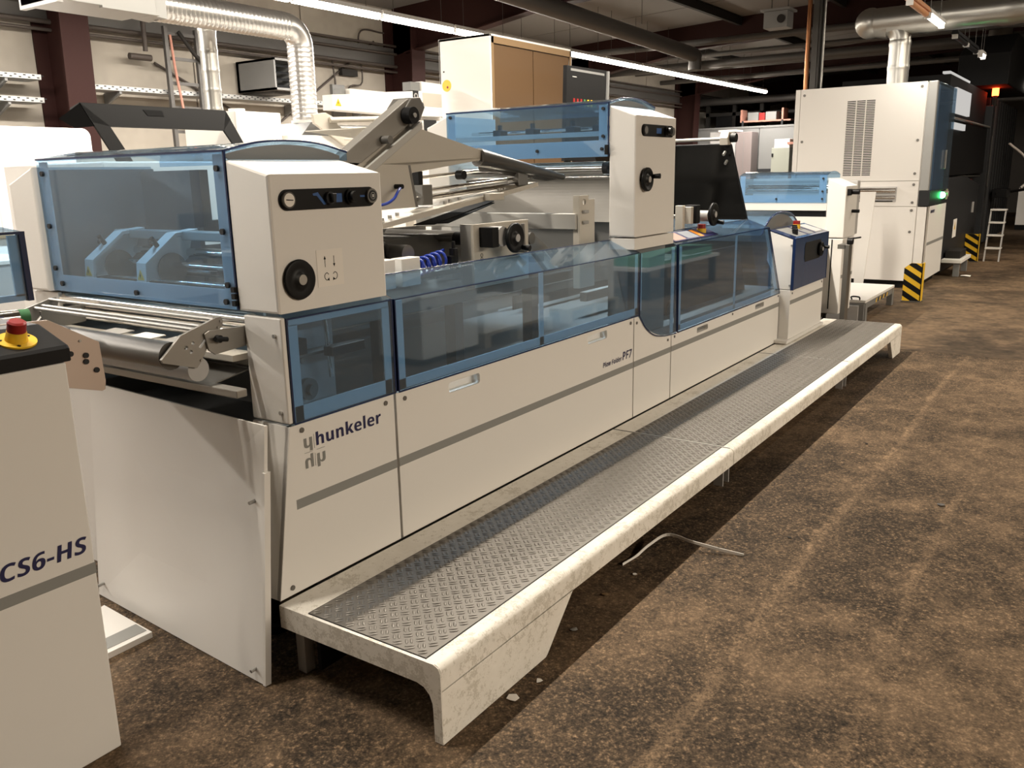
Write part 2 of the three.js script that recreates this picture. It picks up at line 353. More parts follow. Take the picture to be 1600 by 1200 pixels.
// hand wheel with hub and crank handle, axis +z, face at z
function handwheel(p, x, y, z, R, crank, name = 'handwheel') {
  const prof = [[.001, -.012], [R * .9, -.012], [R, -.004], [R * .985, .008], [R * .86, .012], [R * .6, .002], [R * .34, .004], [R * .3, .014], [.001, .014]].map(q => new THREE.Vector2(...q));
  const g = new THREE.LatheGeometry(prof, 36); g.rotateX(Math.PI / 2); g.translate(x, y, z);
  const w = part(p, name, g, M.black);
  part(w, 'hub_cap', cylZ(x, y, z + .012, z + .018, R * .26, 20), M.midGrey, 'light grey hub cap');
  if (crank) part(w, 'crank_handle', [rod([x + crank[0], y + crank[1], z], [x + crank[0] * 1.1, y + crank[1] * 1.1, z + crank[2]], .011, 12, .014)], M.black);
  return w;
}
function warnTriangle(p, x, y, z, s) { const w = part(p, 'warning_triangle', ext([[x - s, y - s * .85], [x + s, y - s * .85], [x, y + s * .9]], 'xy', z, z + .001), M.yellow); part(w, 'symbol', ext([[x - s * .12, y - s * .55], [x + s * .2, y - s * .1], [x + s * .02, y - s * .1], [x + s * .12, y + s * .42], [x - s * .2, y - s * .2], [x, y - s * .2]], 'xy', z + .001, z + .0015), M.black); return w; }

// ------------------------------------------------------------------ the plow folder
const ZF = -2.094, ZB = -3.586;
const pf = thing('folding_machine', 'long white plow folding machine with blue tinted guards and two towers', 'machine', [4.2, 0, -2.84]);
{
  // ---- lower body
  part(pf, 'machine_frame', [bx(1.96, 6.72, .16, .70, -3.52, -2.125), bx(1.80, 6.72, .70, .80, -3.56, -3.40)], M.greyPaint);
  part(pf, 'back_panel', bx(1.77, 6.74, .2, .98, -3.60, -3.575, .004), M.white);
  for (const x of [1.85, 2.9, 4.3, 5.6, 6.5]) for (const z of [-2.35, -3.3]) part(pf, 'levelling_foot', [cylY(x, z, 0, .03, .05, 16), cylY(x, z, .03, .17, .018, 10)], M.black);
  const front = (x0, x1, top, holes = [], shape) => part(pf, 'side_panel', ext(shape ?? rrect(x0, x1, .258, top, .004), 'xy', ZF - .02, ZF, .002, holes), M.white);
  const slot = (p, x0, x1, y0, y1) => part(p, 'grip_recess', [bx(x0 - .005, x1 + .005, y0 - .005, y1 + .005, ZF - .045, ZF - .041), bx(x0 - .005, x1 + .005, y0 - .008, y0, ZF - .045, ZF - .02), bx(x0 - .008, x0, y0, y1, ZF - .045, ZF - .02), bx(x1, x1 + .008, y0, y1, ZF - .045, ZF - .02)], M.whiteDull);
  const stripe = (p, x0, x1, y0 = .544, y1 = .577) => part(p, 'stripe', bx(x0, x1, y0, y1, ZF, ZF + .0008), M.stripe, 'grey stripe');
  const p1 = front(0, 0, 0, [], new THREE.Shape([[1.672, .258], [2.262, .258], [2.262, .826], [1.768, .826]].map(v => new THREE.Vector2(...v)))); stripe(p1, 1.772, 2.262);
  for (const [x, y] of [[1.817, .805], [2.216, .803]]) screwZ(p1, x, y, ZF, .009);
  // house mark and name on the first panel
  part(p1, 'lettering', letters('hunkeler', fontBold, 1.875, .737, ZF + .0012, .044, .312), M.navy, 'navy blue name in bold lowercase');
  const hw = .036, hh = .044, gx = 1.822, gy = .737;
  part(p1, 'emblem', [letters('h', fontBold, gx, gy - .008, ZF + .0012, hh, hw, 0, -1, -1), letters('h', fontBold, gx, gy - .067, ZF + .0012, hh, hw, 0, -1, 1), letters('h', fontBold, gx + .053, gy - .072, ZF + .0012, hh, hw, 0, 1, -1)], M.logoGrey, 'three turned grey letters');
  part(p1, 'emblem_line', [bx(gx + .0435, gx + .0447, gy - .006, gy + .042, ZF, ZF + .001), bx(gx + .0435, gx + .0447, gy - .068, gy - .024, ZF, ZF + .001), bx(gx, gx + hw, gy - .0145, gy - .0133, ZF, ZF + .001), bx(gx + .053, gx + .053 + hw, gy - .0145, gy - .0133, ZF, ZF + .001)], M.logoGrey);
  const p2 = front(2.274, 4.203, .826, [rrect(2.585, 2.79, .758, .80, .012, THREE.Path), rrect(3.70, 3.90, .762, .804, .012, THREE.Path)]);
  stripe(p2, 2.274, 4.203); slot(p2, 2.585, 2.79, .758, .80); slot(p2, 3.70, 3.90, .762, .804);
  for (const [x, y] of [[2.32, .798], [4.165, .80]]) screwZ(p2, x, y, ZF, .009);
  part(p2, 'lettering', [letters('Plow Folder', fontBold, 3.857, .611, ZF + .0012, .026, .205, .16), letters('PF7', fontBold, 4.074, .611, ZF + .0012, .045, .105, .16)], M.navy, 'navy blue italic type name');
  const sh3 = new THREE.Shape(); sh3.moveTo(4.213, .258); sh3.lineTo(4.70, .258); sh3.lineTo(4.70, .648); sh3.bezierCurveTo(4.50, .668, 4.36, .72, 4.262, .822); sh3.lineTo(4.213, .824);
  const p3 = front(0, 0, 0, [], sh3); stripe(p3, 4.213, 4.70);
  for (const [x, y] of [[4.24, .79], [4.655, .625]]) screwZ(p3, x, y, ZF, .008);
  const p4 = front(4.711, 6.742, .648, [rrect(5.10, 5.28, .594, .628, .01, THREE.Path), rrect(6.19, 6.38, .594, .628, .01, THREE.Path)]);
  stripe(p4, 4.711, 6.742); slot(p4, 5.10, 5.28, .594, .628); slot(p4, 6.19, 6.38, .594, .628);
  for (const [x, y] of [[4.75, .63], [5.72, .628], [6.71, .63]]) screwZ(p4, x, y, ZF, .008);
  // ---- left end of the base, flaring out to a foot
  part(pf, 'end_plate', hexa([[1.672, .258, -2.30], [1.672, .258, -2.098], [1.690, .258, -2.098], [1.690, .258, -2.30]], [[1.768, .826, -2.27], [1.768, .826, -2.098], [1.786, .826, -2.098], [1.786, .826, -2.27]]), M.white);
  screwZ(p1, 1.725, .285, ZF, .009);
  const sp = part(pf, 'end_plate', bx(1.768, 1.788, .834, 1.178, -2.27, ZF, .006), M.white); screwX(sp, 1.768, 1.12, -2.125, .007, M.steel); screwX(sp, 1.768, .87, -2.125, .007, M.steel);
  part(pf, 'end_plate', bx(1.775, 1.79, .30, 1.18, -3.58, -3.40, .003), M.white); part(pf, 'end_plate', bx(1.742, 1.768, .06, .88, -3.36, -3.19, .004), M.white);

  // ---- tinted guards: panes, dark blue edges, pale bracket strips fixed behind the panes
  function guard(shape, z, name = 'guard_pane') { return part(pf, name, ext(shape, 'xy', z, z + .005), M.glassBlue, 'blue tinted clear pane'); }
  const edge = (p, g) => part(p, 'pane_edge', g, M.glassEdge);
  const strip = (p, ...g) => part(p, 'bracket_strip', g, M.backBlue);
  const gA = guard([[1.79, .832], [2.274, .832], [2.274, 1.172], [1.79, 1.172]], ZF);
  edge(gA, [bx(1.787, 1.791, .832, 1.174, ZF - .02, ZF + .006), bx(2.268, 2.274, .832, 1.172, ZF - .02, ZF + .006), bx(1.79, 2.27, .829, .833, ZF, ZF + .006), bx(1.79, 2.27, 1.170, 1.174, ZF - .002, ZF + .006)]);
  strip(gA, bx(1.793, 1.835, .835, 1.15, ZF - .006, ZF - .002), bx(2.225, 2.262, .835, 1.15, ZF - .006, ZF - .002), bx(1.80, 2.26, .835, .885, ZF - .006, ZF - .002), bx(1.80, 2.26, 1.148, 1.17, ZF - .006, ZF - .002));
  part(pf, 'guard_pane', plate([[1.79, 1.174, ZF], [2.274, 1.174, ZF], [2.274, 1.188, -2.14], [1.79, 1.188, -2.14]], .004), M.glassBlue);
  const gB = guard([[2.290, .832], [4.258, .826], [4.262, 1.170], [2.290, 1.170]], ZF);
  edge(gB, [bx(2.286, 2.291, .832, 1.172, ZF - .02, ZF + .006), bx(4.257, 4.263, .828, 1.170, ZF - .02, ZF + .006), bx(2.29, 4.258, .826, .831, ZF, ZF + .006), bx(2.29, 4.26, 1.168, 1.172, ZF - .002, ZF + .006)]);
  strip(gB, bx(2.30, 2.335, .835, 1.165, ZF - .006, ZF - .002), bx(4.222, 4.25, .835, 1.165, ZF - .006, ZF - .002), bx(2.30, 4.25, .835, .872, ZF - .006, ZF - .002), bx(3.258, 3.292, .835, 1.165, ZF - .006, ZF - .002));
  const gBt = part(pf, 'guard_pane', plate([[2.29, 1.172, ZF], [4.262, 1.172, ZF], [4.205, 1.238, -2.245], [2.29, 1.238, -2.245]], .004), M.glassBlue);
  edge(gBt, [rod([2.29, 1.239, -2.246], [4.205, 1.239, -2.246], .003, 6), rod([4.262, 1.172, ZF], [4.205, 1.238, -2.245], .003, 6)]);
  const shC = new THREE.Shape(); shC.moveTo(4.268, .826); shC.bezierCurveTo(4.36, .722, 4.50, .668, 4.72, .650); shC.lineTo(4.765, .650); shC.lineTo(4.738, 1.172); shC.lineTo(4.268, 1.168);
  const gC = guard(shC, ZF);
  edge(gC, [bx(4.266, 4.271, .826, 1.168, ZF - .02, ZF + .006), tube([[4.268, .824, ZF + .004], [4.34, .752, ZF + .004], [4.45, .69, ZF + .004], [4.58, .662, ZF + .004], [4.765, .648, ZF + .004]], .004, 20, 6)]);
  strip(gC, bx(4.28, 4.30, .85, 1.165, ZF - .006, ZF - .002), bx(4.69, 4.73, .66, 1.165, ZF - .006, ZF - .002));
  const gD = guard([[4.79, .652], [6.735, .652], [6.405, 1.175], [4.775, 1.175]], ZF);
  const slant = (x, y) => 6.735 - (y - .652) * .631 + x;
  edge(gD, [ext([[4.784, .652], [4.792, .652], [4.778, 1.175], [4.770, 1.175]], 'xy', ZF - .02, ZF + .006), ext([[slant(-.004, .652), .652], [slant(.006, .652), .652], [slant(.006, 1.175), 1.175], [slant(-.004, 1.175), 1.175]], 'xy', ZF - .02, ZF + .006), bx(4.79, 6.735, .646, .652, ZF - .002, ZF + .006), bx(4.775, 6.405, 1.173, 1.178, ZF - .002, ZF + .006)]);
  strip(gD, bx(4.80, 4.835, .66, 1.16, ZF - .006, ZF - .002), bx(5.735, 5.765, .66, 1.16, ZF - .006, ZF - .002), bx(4.80, 6.70, .655, .69, ZF - .006, ZF - .002), ext([[6.64, .66], [6.705, .66], [6.385, 1.165], [6.33, 1.165]], 'xy', ZF - .006, ZF - .002));
  const gDt = part(pf, 'guard_pane', plate([[4.74, 1.178, ZF], [6.405, 1.178, ZF], [6.36, 1.236, -2.24], [4.74, 1.236, -2.24]], .004), M.glassBlue);
  edge(gDt, rod([4.74, 1.238, -2.24], [6.36, 1.238, -2.24], .003, 6));
  part(pf, 'guard_pane', plate([[6.405, 1.175, ZF], [6.735, .652, ZF], [6.735, .652, -2.25], [6.36, 1.236, -2.24]], .004), M.glassBlue);

  // ---- towers
  function tower(x0, x1, y0, yf, yb, zb, far) {
    const mz = (z) => far ? -5.68 - z : z;
    const pr = [[mz(ZF), y0], [mz(ZF), yf], [mz(zb), yb], [mz(zb), y0]];
    return part(pf, 'tower', ext(far ? pr.reverse() : pr, 'zy', x0, x1, .008), M.white);
  }
  const t1 = tower(1.765, 2.257, 1.190, 1.613, 1.660, -2.285, false);
  part(pf, 'tower', ext([[-3.586, 1.19], [-3.40, 1.19], [-3.40, 1.66], [-3.586, 1.60]], 'zy', 1.74, 2.25, .008), M.white);
  const t2 = tower(4.200, 4.705, 1.258, 1.884, 1.940, -2.25, false);
  part(pf, 'tower', ext([[-3.50, 1.2], [-3.34, 1.2], [-3.34, 1.94], [-3.50, 1.88]], 'zy', 4.2, 4.70, .008), M.white);
  part(pf, 'tower_base', ext([[ZF, 1.19], [ZF, 1.25], [-2.25, 1.25], [-2.25, 1.19]], 'zy', 4.203, 4.705, .004), M.white);
  part(pf, 'tower_base', bx(4.215, 4.69, .70, 1.195, -2.26, -2.14), M.greyPaint);
  part(pf, 'tower_base', bx(1.80, 2.24, .80, 1.19, -3.56, -3.42), M.greyPaint);
  part(pf, 'tower_base', bx(4.21, 4.69, .7, 1.20, -3.48, -3.35), M.greyPaint);
  // control strips
  function controlStrip(t, x0, x1, yc, h) {
    const s = part(t, 'control_strip', ext(rrect(x0, x1, yc - h / 2, yc + h / 2, h / 2), 'xy', ZF, ZF + .004, .001), M.black);
    return s;
  }
  {
    const s = controlStrip(t1, 1.798, 2.222, 1.5355, .064), z = ZF + .004;
    part(s, 'gauge', [cylZ(1.829, 1.536, z, z + .012, .025, 28)], M.steelDark); part(s, 'gauge_face', cylZ(1.829, 1.536, z + .012, z + .0125, .0205, 28), M.paper, 'white pressure gauge dial');
    part(s, 'gauge_needle', rod([1.816, 1.537, z + .014], [1.842, 1.535, z + .014], .0015, 6), M.black);
    part(s, 'symbol', [ext([[1.935, 1.552], [1.958, 1.556], [1.962, 1.55], [1.992, 1.518], [1.98, 1.516], [1.952, 1.545], [1.938, 1.546]], 'xy', z, z + .0006), bx(2.035, 2.062, 1.522, 1.55, z, z + .0006), ext([[2.125, 1.538], [2.14, 1.548], [2.14, 1.541], [2.168, 1.541], [2.168, 1.535], [2.14, 1.535], [2.14, 1.528]], 'xy', z, z + .0006)], M.bluePrint, 'blue printed symbols');
    part(s, 'knob', [cylZ(2.003, 1.537, z, z + .012, .020, 24), ext([[1.997, 1.523], [2.009, 1.523], [2.012, 1.551], [1.994, 1.551]], 'xy', z + .012, z + .03, .003)], M.charcoal);
    part(s, 'knob', [cylZ(2.098, 1.538, z, z + .010, .025, 24), cylZ(2.098, 1.538, z + .010, z + .03, .018, 24)], M.black);
    part(s, 'button', [cylZ(2.196, 1.538, z, z + .010, .024, 24)], M.steelDull); part(s, 'button_face', cylZ(2.196, 1.538, z + .010, z + .012, .018, 24), M.charcoal);
    part(s, 'button_mark', [ring(2.196, 1.538, z + .012, .011, .001), bx(2.191, 2.201, 1.533, 1.543, z + .012, z + .013)], M.midGrey);
    const w = part(t1, 'handwheel', (() => { const g = new THREE.LatheGeometry([[.001, 0], [.062, 0], [.064, .004], [.060, .012], [.040, .006], [.022, .008], [.018, .016], [.001, .016]].map(q => new THREE.Vector2(...q)), 40); g.rotateX(Math.PI / 2); return g.translate(1.853, 1.290, ZF + .002); })(), M.black);
    part(w, 'hub_cap', cylZ(1.856, 1.290, ZF + .017, ZF + .020, .0165, 24), M.steel, 'silver hub cap');
    // paper note with hand-drawn arrows
    const n = part(t1, 'paper_note', bx(1.935, 2.050, 1.255, 1.374, ZF + .0004, ZF + .001), M.paper, 'white note with drawn arrows'), zn = ZF + .0012;
    const ar = (x, up) => { const y0 = 1.318, y1 = 1.352, tip = up ? y1 : y0, d = up ? -1 : 1; return [bx(x - .001, x + .001, y0, y1, zn, zn + .0004), ext(up ? [[x - .005, tip - .009], [x + .005, tip - .009], [x, tip + .002]] : [[x + .005, tip + .009], [x - .005, tip + .009], [x, tip - .002]], 'xy', zn, zn + .0004)]; };
    const curl = (x, s) => [tube([[x + s * .009, 1.293, zn], [x + s * .002, 1.299, zn], [x - s * .008, 1.293, zn], [x - s * .008, 1.282, zn], [x, 1.275, zn], [x + s * .007, 1.277, zn]], .0012, 24, 5), ext(s > 0 ? [[x + .011, 1.272], [x + .010, 1.283], [x + .001, 1.276]] : [[x - .011, 1.272], [x - .001, 1.276], [x - .010, 1.283]], 'xy', zn, zn + .0004)];
    part(n, 'drawn_arrow', ar(1.970, true), M.black); part(n, 'drawn_arrow', ar(2.010, false), M.black); part(n, 'drawn_arrow', curl(1.974, 1), M.black); part(n, 'drawn_arrow', curl(2.012, -1), M.black);
    part(t1, 'hinge', [0, 1, 2].map(i => bx(1.752, 1.768, 1.205 + i * .022, 1.222 + i * .022, -2.30, -2.284)), M.black);
  }
  {
    const s = controlStrip(t2, 4.262, 4.665, 1.811, .062), z = ZF + .004;
    part(s, 'gauge', cylZ(4.292, 1.811, z, z + .012, .025, 24), M.charcoal); part(s, 'gauge_face', cylZ(4.292, 1.811, z + .012, z + .0125, .019, 24), M.greyPaint);
    part(s, 'symbol', [bx(4.44, 4.50, 1.797, 1.825, z, z + .0006)], M.bluePrint);
    part(s, 'knob', [cylZ(4.56, 1.811, z, z + .012, .026, 24), cylZ(4.56, 1.811, z + .012, z + .034, .018, 24)], M.black); part(s, 'button', cylZ(4.635, 1.811, z, z + .012, .022, 24), M.steelDull);
    handwheel(t2, 4.309, 1.557, ZF + .016, .063, [.05, .015, .05]);
  }
  // ---- arched tinted covers across the machine, front pane facing the infeed
  function cover(x0, x1, yTop, yArch, y0, z0, z1, band, brk, tag) {
    const a = new THREE.Shape(); a.moveTo(x0, yTop); a.quadraticCurveTo((x0 + x1) / 2 + .02, yTop + (yArch - yTop) * 2, x1, yTop); a.lineTo(x1, yTop - .03); a.lineTo(x1 - .006, yTop - .03); a.lineTo(x1 - .006, yTop - .006); a.quadraticCurveTo((x0 + x1) / 2 + .02, yTop - .006 + (yArch - yTop) * 2, x0, yTop - .007);
    const c = part(pf, 'tinted_cover', [ext(a, 'xy', z0, z1, 0, [], 16), bx(x0 - .005, x0, y0, yTop, z0, z1)], M.glassBlue, tag);
    edge(c, [bx(x0 - .008, x0 + .002, yTop - .004, yTop + .003, z0, z1), bx(x0 - .006, x0 + .002, y0, yTop, z1 - .003, z1 + .003), tube([[x0, yTop, z1], [(x0 * 3 + x1) / 4, yTop + (yArch - yTop) * .78, z1], [(x0 + x1) / 2, yArch, z1], [(x0 + 3 * x1) / 4, yTop + (yArch - yTop) * .78, z1], [x1, yTop, z1]], .004, 24, 6)]);
    const f = new THREE.Shape(); f.moveTo(x0 + .05, yTop - .035); f.lineTo(x1 - .015, yTop - .035); f.lineTo(x1 - .015, yTop - .012); f.quadraticCurveTo((x0 + x1) / 2 + .02, yTop - .012 + (yArch - yTop) * 2, x0 + .01, yTop - .012);
    part(c, 'arch_plate', ext(f, 'xy', z1 - .03, z1 - .022, 0, [], 16), M.greyPaint);
    strip(c, bx(x0 + .001, x0 + .006, y0, y0 + band, z0 + .004, z1 - .004), bx(x0 + .001, x0 + .006, y0 + band, yTop - .01, z1 - brk, z1 - .012), bx(x0 + .001, x0 + .006, y0 + band, yTop - .01, z0 + .008, z0 + brk));
    return c;
  }
  const c1 = cover(1.768, 2.295, 1.688, 1.722, 1.192, -3.40, -2.288, .062, .062, 'blue tinted cover with black screws');
  for (const [y, z] of [[1.635, -2.325], [1.44, -2.325], [1.27, -2.325], [1.635, -3.365], [1.44, -3.365], [1.28, -3.365], [1.222, -3.33], [1.215, -2.84], [1.215, -2.34]]) screwX(c1, 1.764, y, z, .010);
  const c2 = cover(4.198, 4.755, 1.954, 1.990, 1.68, -3.34, -2.252, .085, .06, 'blue tinted cover with pale metal band');
  for (const [y, z] of [[1.925, -2.283], [1.785, -2.283], [1.93, -3.31], [1.72, -2.29], [1.72, -2.7]]) screwX(c2, 4.194, y, z, .009);
  part(pf, 'latch', bx(4.17, 4.2, 1.69, 1.74, -2.262, -2.25), M.black);

  // ---- works behind the first cover
  part(pf, 'inner_plate', bx(2.18, 2.2, 1.2, 1.64, -3.38, -3.02), std(lin(.10, .10, .10), .55)); part(pf, 'inner_plate', bx(1.79, 2.25, 1.2, 1.65, -3.398, -3.39), std(lin(.16, .16, .16), .5)); part(pf, 'inner_plate', bx(2.16, 2.2, 1.42, 1.64, -3.02, -2.96), M.charcoal);
  part(pf, 'inner_plate', bx(2.2, 2.215, 1.2, 1.50, -2.80, -2.30), M.midGrey);
  part(pf, 'cross_rail', bx(2.03, 2.09, 1.378, 1.412, -3.38, -2.29, .004), M.alu);
  for (const [x, y, r] of [[2.06, 1.33, .018], [1.98, 1.29, .012], [1.93, 1.235, .010], [2.1, 1.25, .02]]) part(pf, 'guide_rod', cylZ(x, y, -3.38, -2.29, r, 14), M.chrome);
  for (const z of [-3.30, -2.95]) {
    const a = part(pf, 'cutter_arm', [ext([[2.10, 1.418], [2.0, 1.408], [1.862, 1.306], [1.856, 1.235], [1.868, 1.235], [1.874, 1.298], [2.004, 1.394], [2.10, 1.404]], 'xy', z - .03, z + .03, .001), ext([[2.08, 1.40], [2.0, 1.39], [1.875, 1.295], [1.875, 1.24], [1.95, 1.24], [2.05, 1.31]], 'xy', z + .018, z + .022)], M.whiteDull);
    part(a, 'cutter_disc', cylZ(1.97, 1.275, z + .03, z + .034, .062, 28), M.steelDull);
    part(a, 'clamp_screw', [rod([1.94, 1.36, z], [1.915, 1.395, z], .009, 10), rod([1.935, 1.39, z - .02], [1.9, 1.37, z + .02], .006, 8)], M.black);
    const wt = part(a, 'warning_triangle', ext([[z - .02, 1.244], [z + .02, 1.244], [z, 1.282]], 'zy', 1.854, 1.856), M.yellow, 'yellow warning triangle');
    part(wt, 'symbol', ext([[z - .002, 1.25], [z + .003, 1.26], [z, 1.27], [z - .004, 1.26]], 'zy', 1.8532, 1.854), M.black);
  }
  part(pf, 'motor', [cylZ(2.05, 1.28, -2.7, -2.62, .045, 20), bx(2.0, 2.1, 1.23, 1.30, -2.62, -2.56, .006)], M.black);
  part(pf, 'coiled_hose', tube([...Array(60)].map((_, i) => [2.15 + .02 * Math.sin(i * 1.05), 1.465 + .02 * Math.cos(i * 1.05), -2.52 + i * .0035]), .004, 240, 5), M.blueHose);
  // ---- works behind guard A
  part(pf, 'inner_plate', bx(1.80, 4.2, .70, .712, -3.40, -2.12), M.greyPaint);
  part(pf, 'inner_plate', bx(1.92, 2.22, .74, 1.17, -2.36, -2.345, .003), M.midGrey);
  part(pf, 'slide_block', [bx(1.84, 1.965, 1.02, 1.075, -2.25, -2.20, .004), bx(1.86, 1.90, 1.07, 1.15, -2.24, -2.21, .004), bx(2.09, 2.255, .985, 1.02, -2.26, -2.215, .004)], M.charcoal);
  part(pf, 'guide_rod', rod([2.13, .90, -2.27], [2.115, 1.13, -2.27], .009, 12), M.chrome);
  part(pf, 'drive_wheel', [cylZ(2.05, .865, -2.32, -2.30, .04, 24), cylZ(2.05, .865, -2.30, -2.28, .02, 16)], M.steelDull);
  for (const [x, y] of [[2.0, .95], [2.06, .965]]) part(pf, 'hex_bolt', cylZ(x, y, -2.345, -2.335, .012, 6), M.steel);
  // ---- bed behind the long guards
  part(pf, 'bed_plate', bx(2.3, 4.2, .96, .98, -3.4, -2.62), M.steelDull);
  part(pf, 'bed_rail', [bx(2.3, 4.2, 1.02, 1.07, -2.52, -2.47, .004), bx(2.3, 4.2, 1.02, 1.07, -3.30, -3.25, .004)], M.steelDull);
  for (const x of [2.6, 3.1, 3.75]) part(pf, 'bed_post', bx(x, x + .06, .71, 1.02, -2.52, -2.46), M.charcoal);
  part(pf, 'back_wall', bx(2.25, 4.2, .98, 1.30, -3.56, -3.54), M.steelDull);
  part(pf, 'inner_plate', bx(4.75, 6.7, .56, .572, -3.40, -2.12), M.greyPaint);
  part(pf, 'bed_rail', [bx(4.75, 6.5, .80, .86, -2.75, -2.7, .004), bx(4.75, 6.5, .80, .86, -3.2, -3.15, .004)], M.steelDull);
  part(pf, 'motor', [bx(5.0, 5.25, .6, .80, -2.6, -2.4, .01), cylZ(5.12, .72, -2.4, -2.28, .07, 20)], M.charcoal);
  for (const x of [5.5, 5.95, 6.3]) part(pf, 'guide_roller', cylZ(x, .93, -3.3, -2.3, .035, 18), M.steelDull);
  for (const z of [-2.3, -3.3]) part(pf, 'roller_plate', ext([[4.8, .6], [6.55, .6], [6.35, 1.05], [4.8, 1.05]], 'xy', z - .008, z + .008), M.charcoal);
}
{
  // ---- infeed: rods and rollers between two bracket plates in front of the first cover
  for (const z of [-2.285, -3.26]) {
    const a = part(pf, 'infeed_bracket', ext([[1.467, 1.083], [1.472, 1.072], [1.586, 1.036], [1.60, 1.05], [1.655, 1.125], [1.692, 1.150], [1.697, 1.168], [1.690, 1.182], [1.675, 1.182], [1.54, 1.145]], 'xy', z - .005, z + .005, .001, [circle(1.555, 1.105, .006), circle(1.58, 1.115, .005), circle(1.57, 1.09, .006), [[1.60, 1.10], [1.605, 1.095], [1.635, 1.125], [1.63, 1.13]]]), M.plateGrey, 'bare metal bracket plate with slots');
    part(a, 'bracket_arm', ext([[1.618, 1.138], [1.635, 1.146], [1.79, 1.140], [1.79, 1.078], [1.65, 1.068], [1.628, 1.085]], 'xy', z + .006, z + .014, .001), M.plateGrey);
    if (z > -3) { part(a, 'clamp_knob', [cylZ(1.662, 1.117, z + .014, z + .03, .012, 14), rod([1.64, 1.121, z + .034], [1.684, 1.113, z + .034], .008, 10)], M.black); for (const [x, y] of [[1.645, 1.135], [1.675, 1.15], [1.687, 1.168], [1.602, 1.058]]) part(a, 'screw', cylZ(x, y, z, z + .009, .004, 8), M.steel); }
  }
  for (const [x, y, r] of [[1.668, 1.176, .0065], [1.632, 1.158, .0065], [1.606, 1.152, .007]]) part(pf, 'infeed_rod', cylZ(x, y, -3.26, -2.285, r, 12), M.steel);
  part(pf, 'infeed_roller', cylZ(1.515, 1.085, -3.24, -2.30, .043, 28), M.steelDark, 'ribbed dark steel roller');
  part(pf, 'infeed_roller', cylZ(1.598, 1.028, -3.26, -2.292, .038, 24), M.midGrey, 'white plastic roller end');
  part(pf, 'cross_rail', bx(1.60, 1.64, .955, .98, -3.4, -2.12, .004), M.plateGrey);
  part(pf, 'infeed_roller', cylZ(1.80, 1.155, -3.4, -2.27, .024, 20), M.chrome);
  part(pf, 'infeed_roller', cylZ(1.83, 1.10, -3.4, -2.27, .03, 20), M.chrome);
  part(pf, 'tray_plate', bx(1.72, 1.80, 1.03, 1.05, -3.38, -2.28), M.creamMetal);
  for (const z of [-3.05, -2.86, -2.68]) part(pf, 'paper_guide', plate([[1.56, 1.05, z], [1.56, 1.05, z + .12], [1.76, 1.075, z + .17], [1.76, 1.075, z + .05]], .003), z === -2.86 ? M.paper : M.alu);
  part(pf, 'tray_plate', bx(1.80, 1.82, 1.0, 1.04, -3.38, -2.28), M.creamMetal);
  part(pf, 'cross_plate', bx(2.20, 2.22, .70, 1.19, -3.4, -2.38), M.greyPaint); part(pf, 'web_tray', bx(1.78, 2.20, .99, 1.0, -3.39, -2.28), M.steelDull); part(pf, 'web_tray', plate([[1.64, .975, -3.39], [1.64, .975, -2.28], [1.78, .995, -2.28], [1.78, .995, -3.39]], .004), M.steelDull);

  // ---- former: inclined beam, triangular former sheet and folding nose between the towers
  const fb = part(pf, 'former_beam', ext([[2.30, 1.575], [2.36, 1.535], [2.935, 1.835], [2.955, 1.875], [2.935, 1.912], [2.885, 1.915]], 'xy', -2.555, -2.50, .004), M.plateGrey, 'inclined bare metal beam');
  part(fb, 'beam_rib', ext([[2.36, 1.512], [2.41, 1.50], [2.94, 1.795], [2.935, 1.825]], 'xy', -2.545, -2.47, .004), M.alu);
  part(fb, 'end_block', ext([[2.885, 1.80], [2.95, 1.83], [2.985, 1.885], [2.955, 1.925], [2.90, 1.92], [2.86, 1.88]], 'xy', -2.60, -2.49, .006), M.steelDull);
  part(fb, 'end_wheel', [cylZ(2.868, 1.846, -2.50, -2.455, .034, 28)], M.black); part(fb, 'wheel_hub', cylZ(2.868, 1.846, -2.455, -2.448, .010, 16), M.steel);
  part(fb, 'clamp_knob', [rod([2.96, 1.885, -2.54], [3.0, 1.895, -2.54], .008, 10), new THREE.SphereGeometry(.018, 14, 10).translate(3.008, 1.897, -2.54)], M.black);
  part(fb, 'stop_pin', [cylZ(2.715, 1.745, -2.50, -2.455, .016, 16)], M.steelDull);
  part(pf, 'former_sheet', plate([[2.40, 1.56, -2.50], [2.90, 1.815, -2.50], [3.62, 1.685, -2.56], [2.88, 1.645, -2.49], [2.45, 1.64, -2.48]].map(p => [p[0], p[1], -2.50 - (p[0] - 2.4) * .05]), .004), M.creamMetal, 'cream triangular former sheet');
  part(pf, 'former_sheet', plate([[2.90, 1.812, -2.55], [2.90, 1.812, -3.15], [3.60, 1.69, -2.62]], .004), M.creamMetal);
  // folding nose: tapering polished tube
  part(pf, 'folding_nose', rod([3.46, 1.682, -2.57], [4.12, 1.578, -2.49], .044, 28, .016), M.steelDark, 'polished tapering folding nose');
  part(pf, 'folding_nose', plate([[3.45, 1.665, -2.56], [4.12, 1.575, -2.48], [4.0, 1.56, -2.52], [3.5, 1.62, -2.60]], .006), M.steelDark);
  // upright plate and air hose under the sheet
  const up = part(pf, 'upright_plate', ext([[2.40, 1.66], [2.867, 1.645], [2.905, 1.468], [2.40, 1.462]].reverse(), 'xy', -2.515, -2.50, .001), M.creamMetal);
  part(up, 'plate_edge', ext([[2.867, 1.645], [2.882, 1.645], [2.921, 1.468], [2.905, 1.468]].reverse(), 'xy', -2.60, -2.50), M.steelDull);
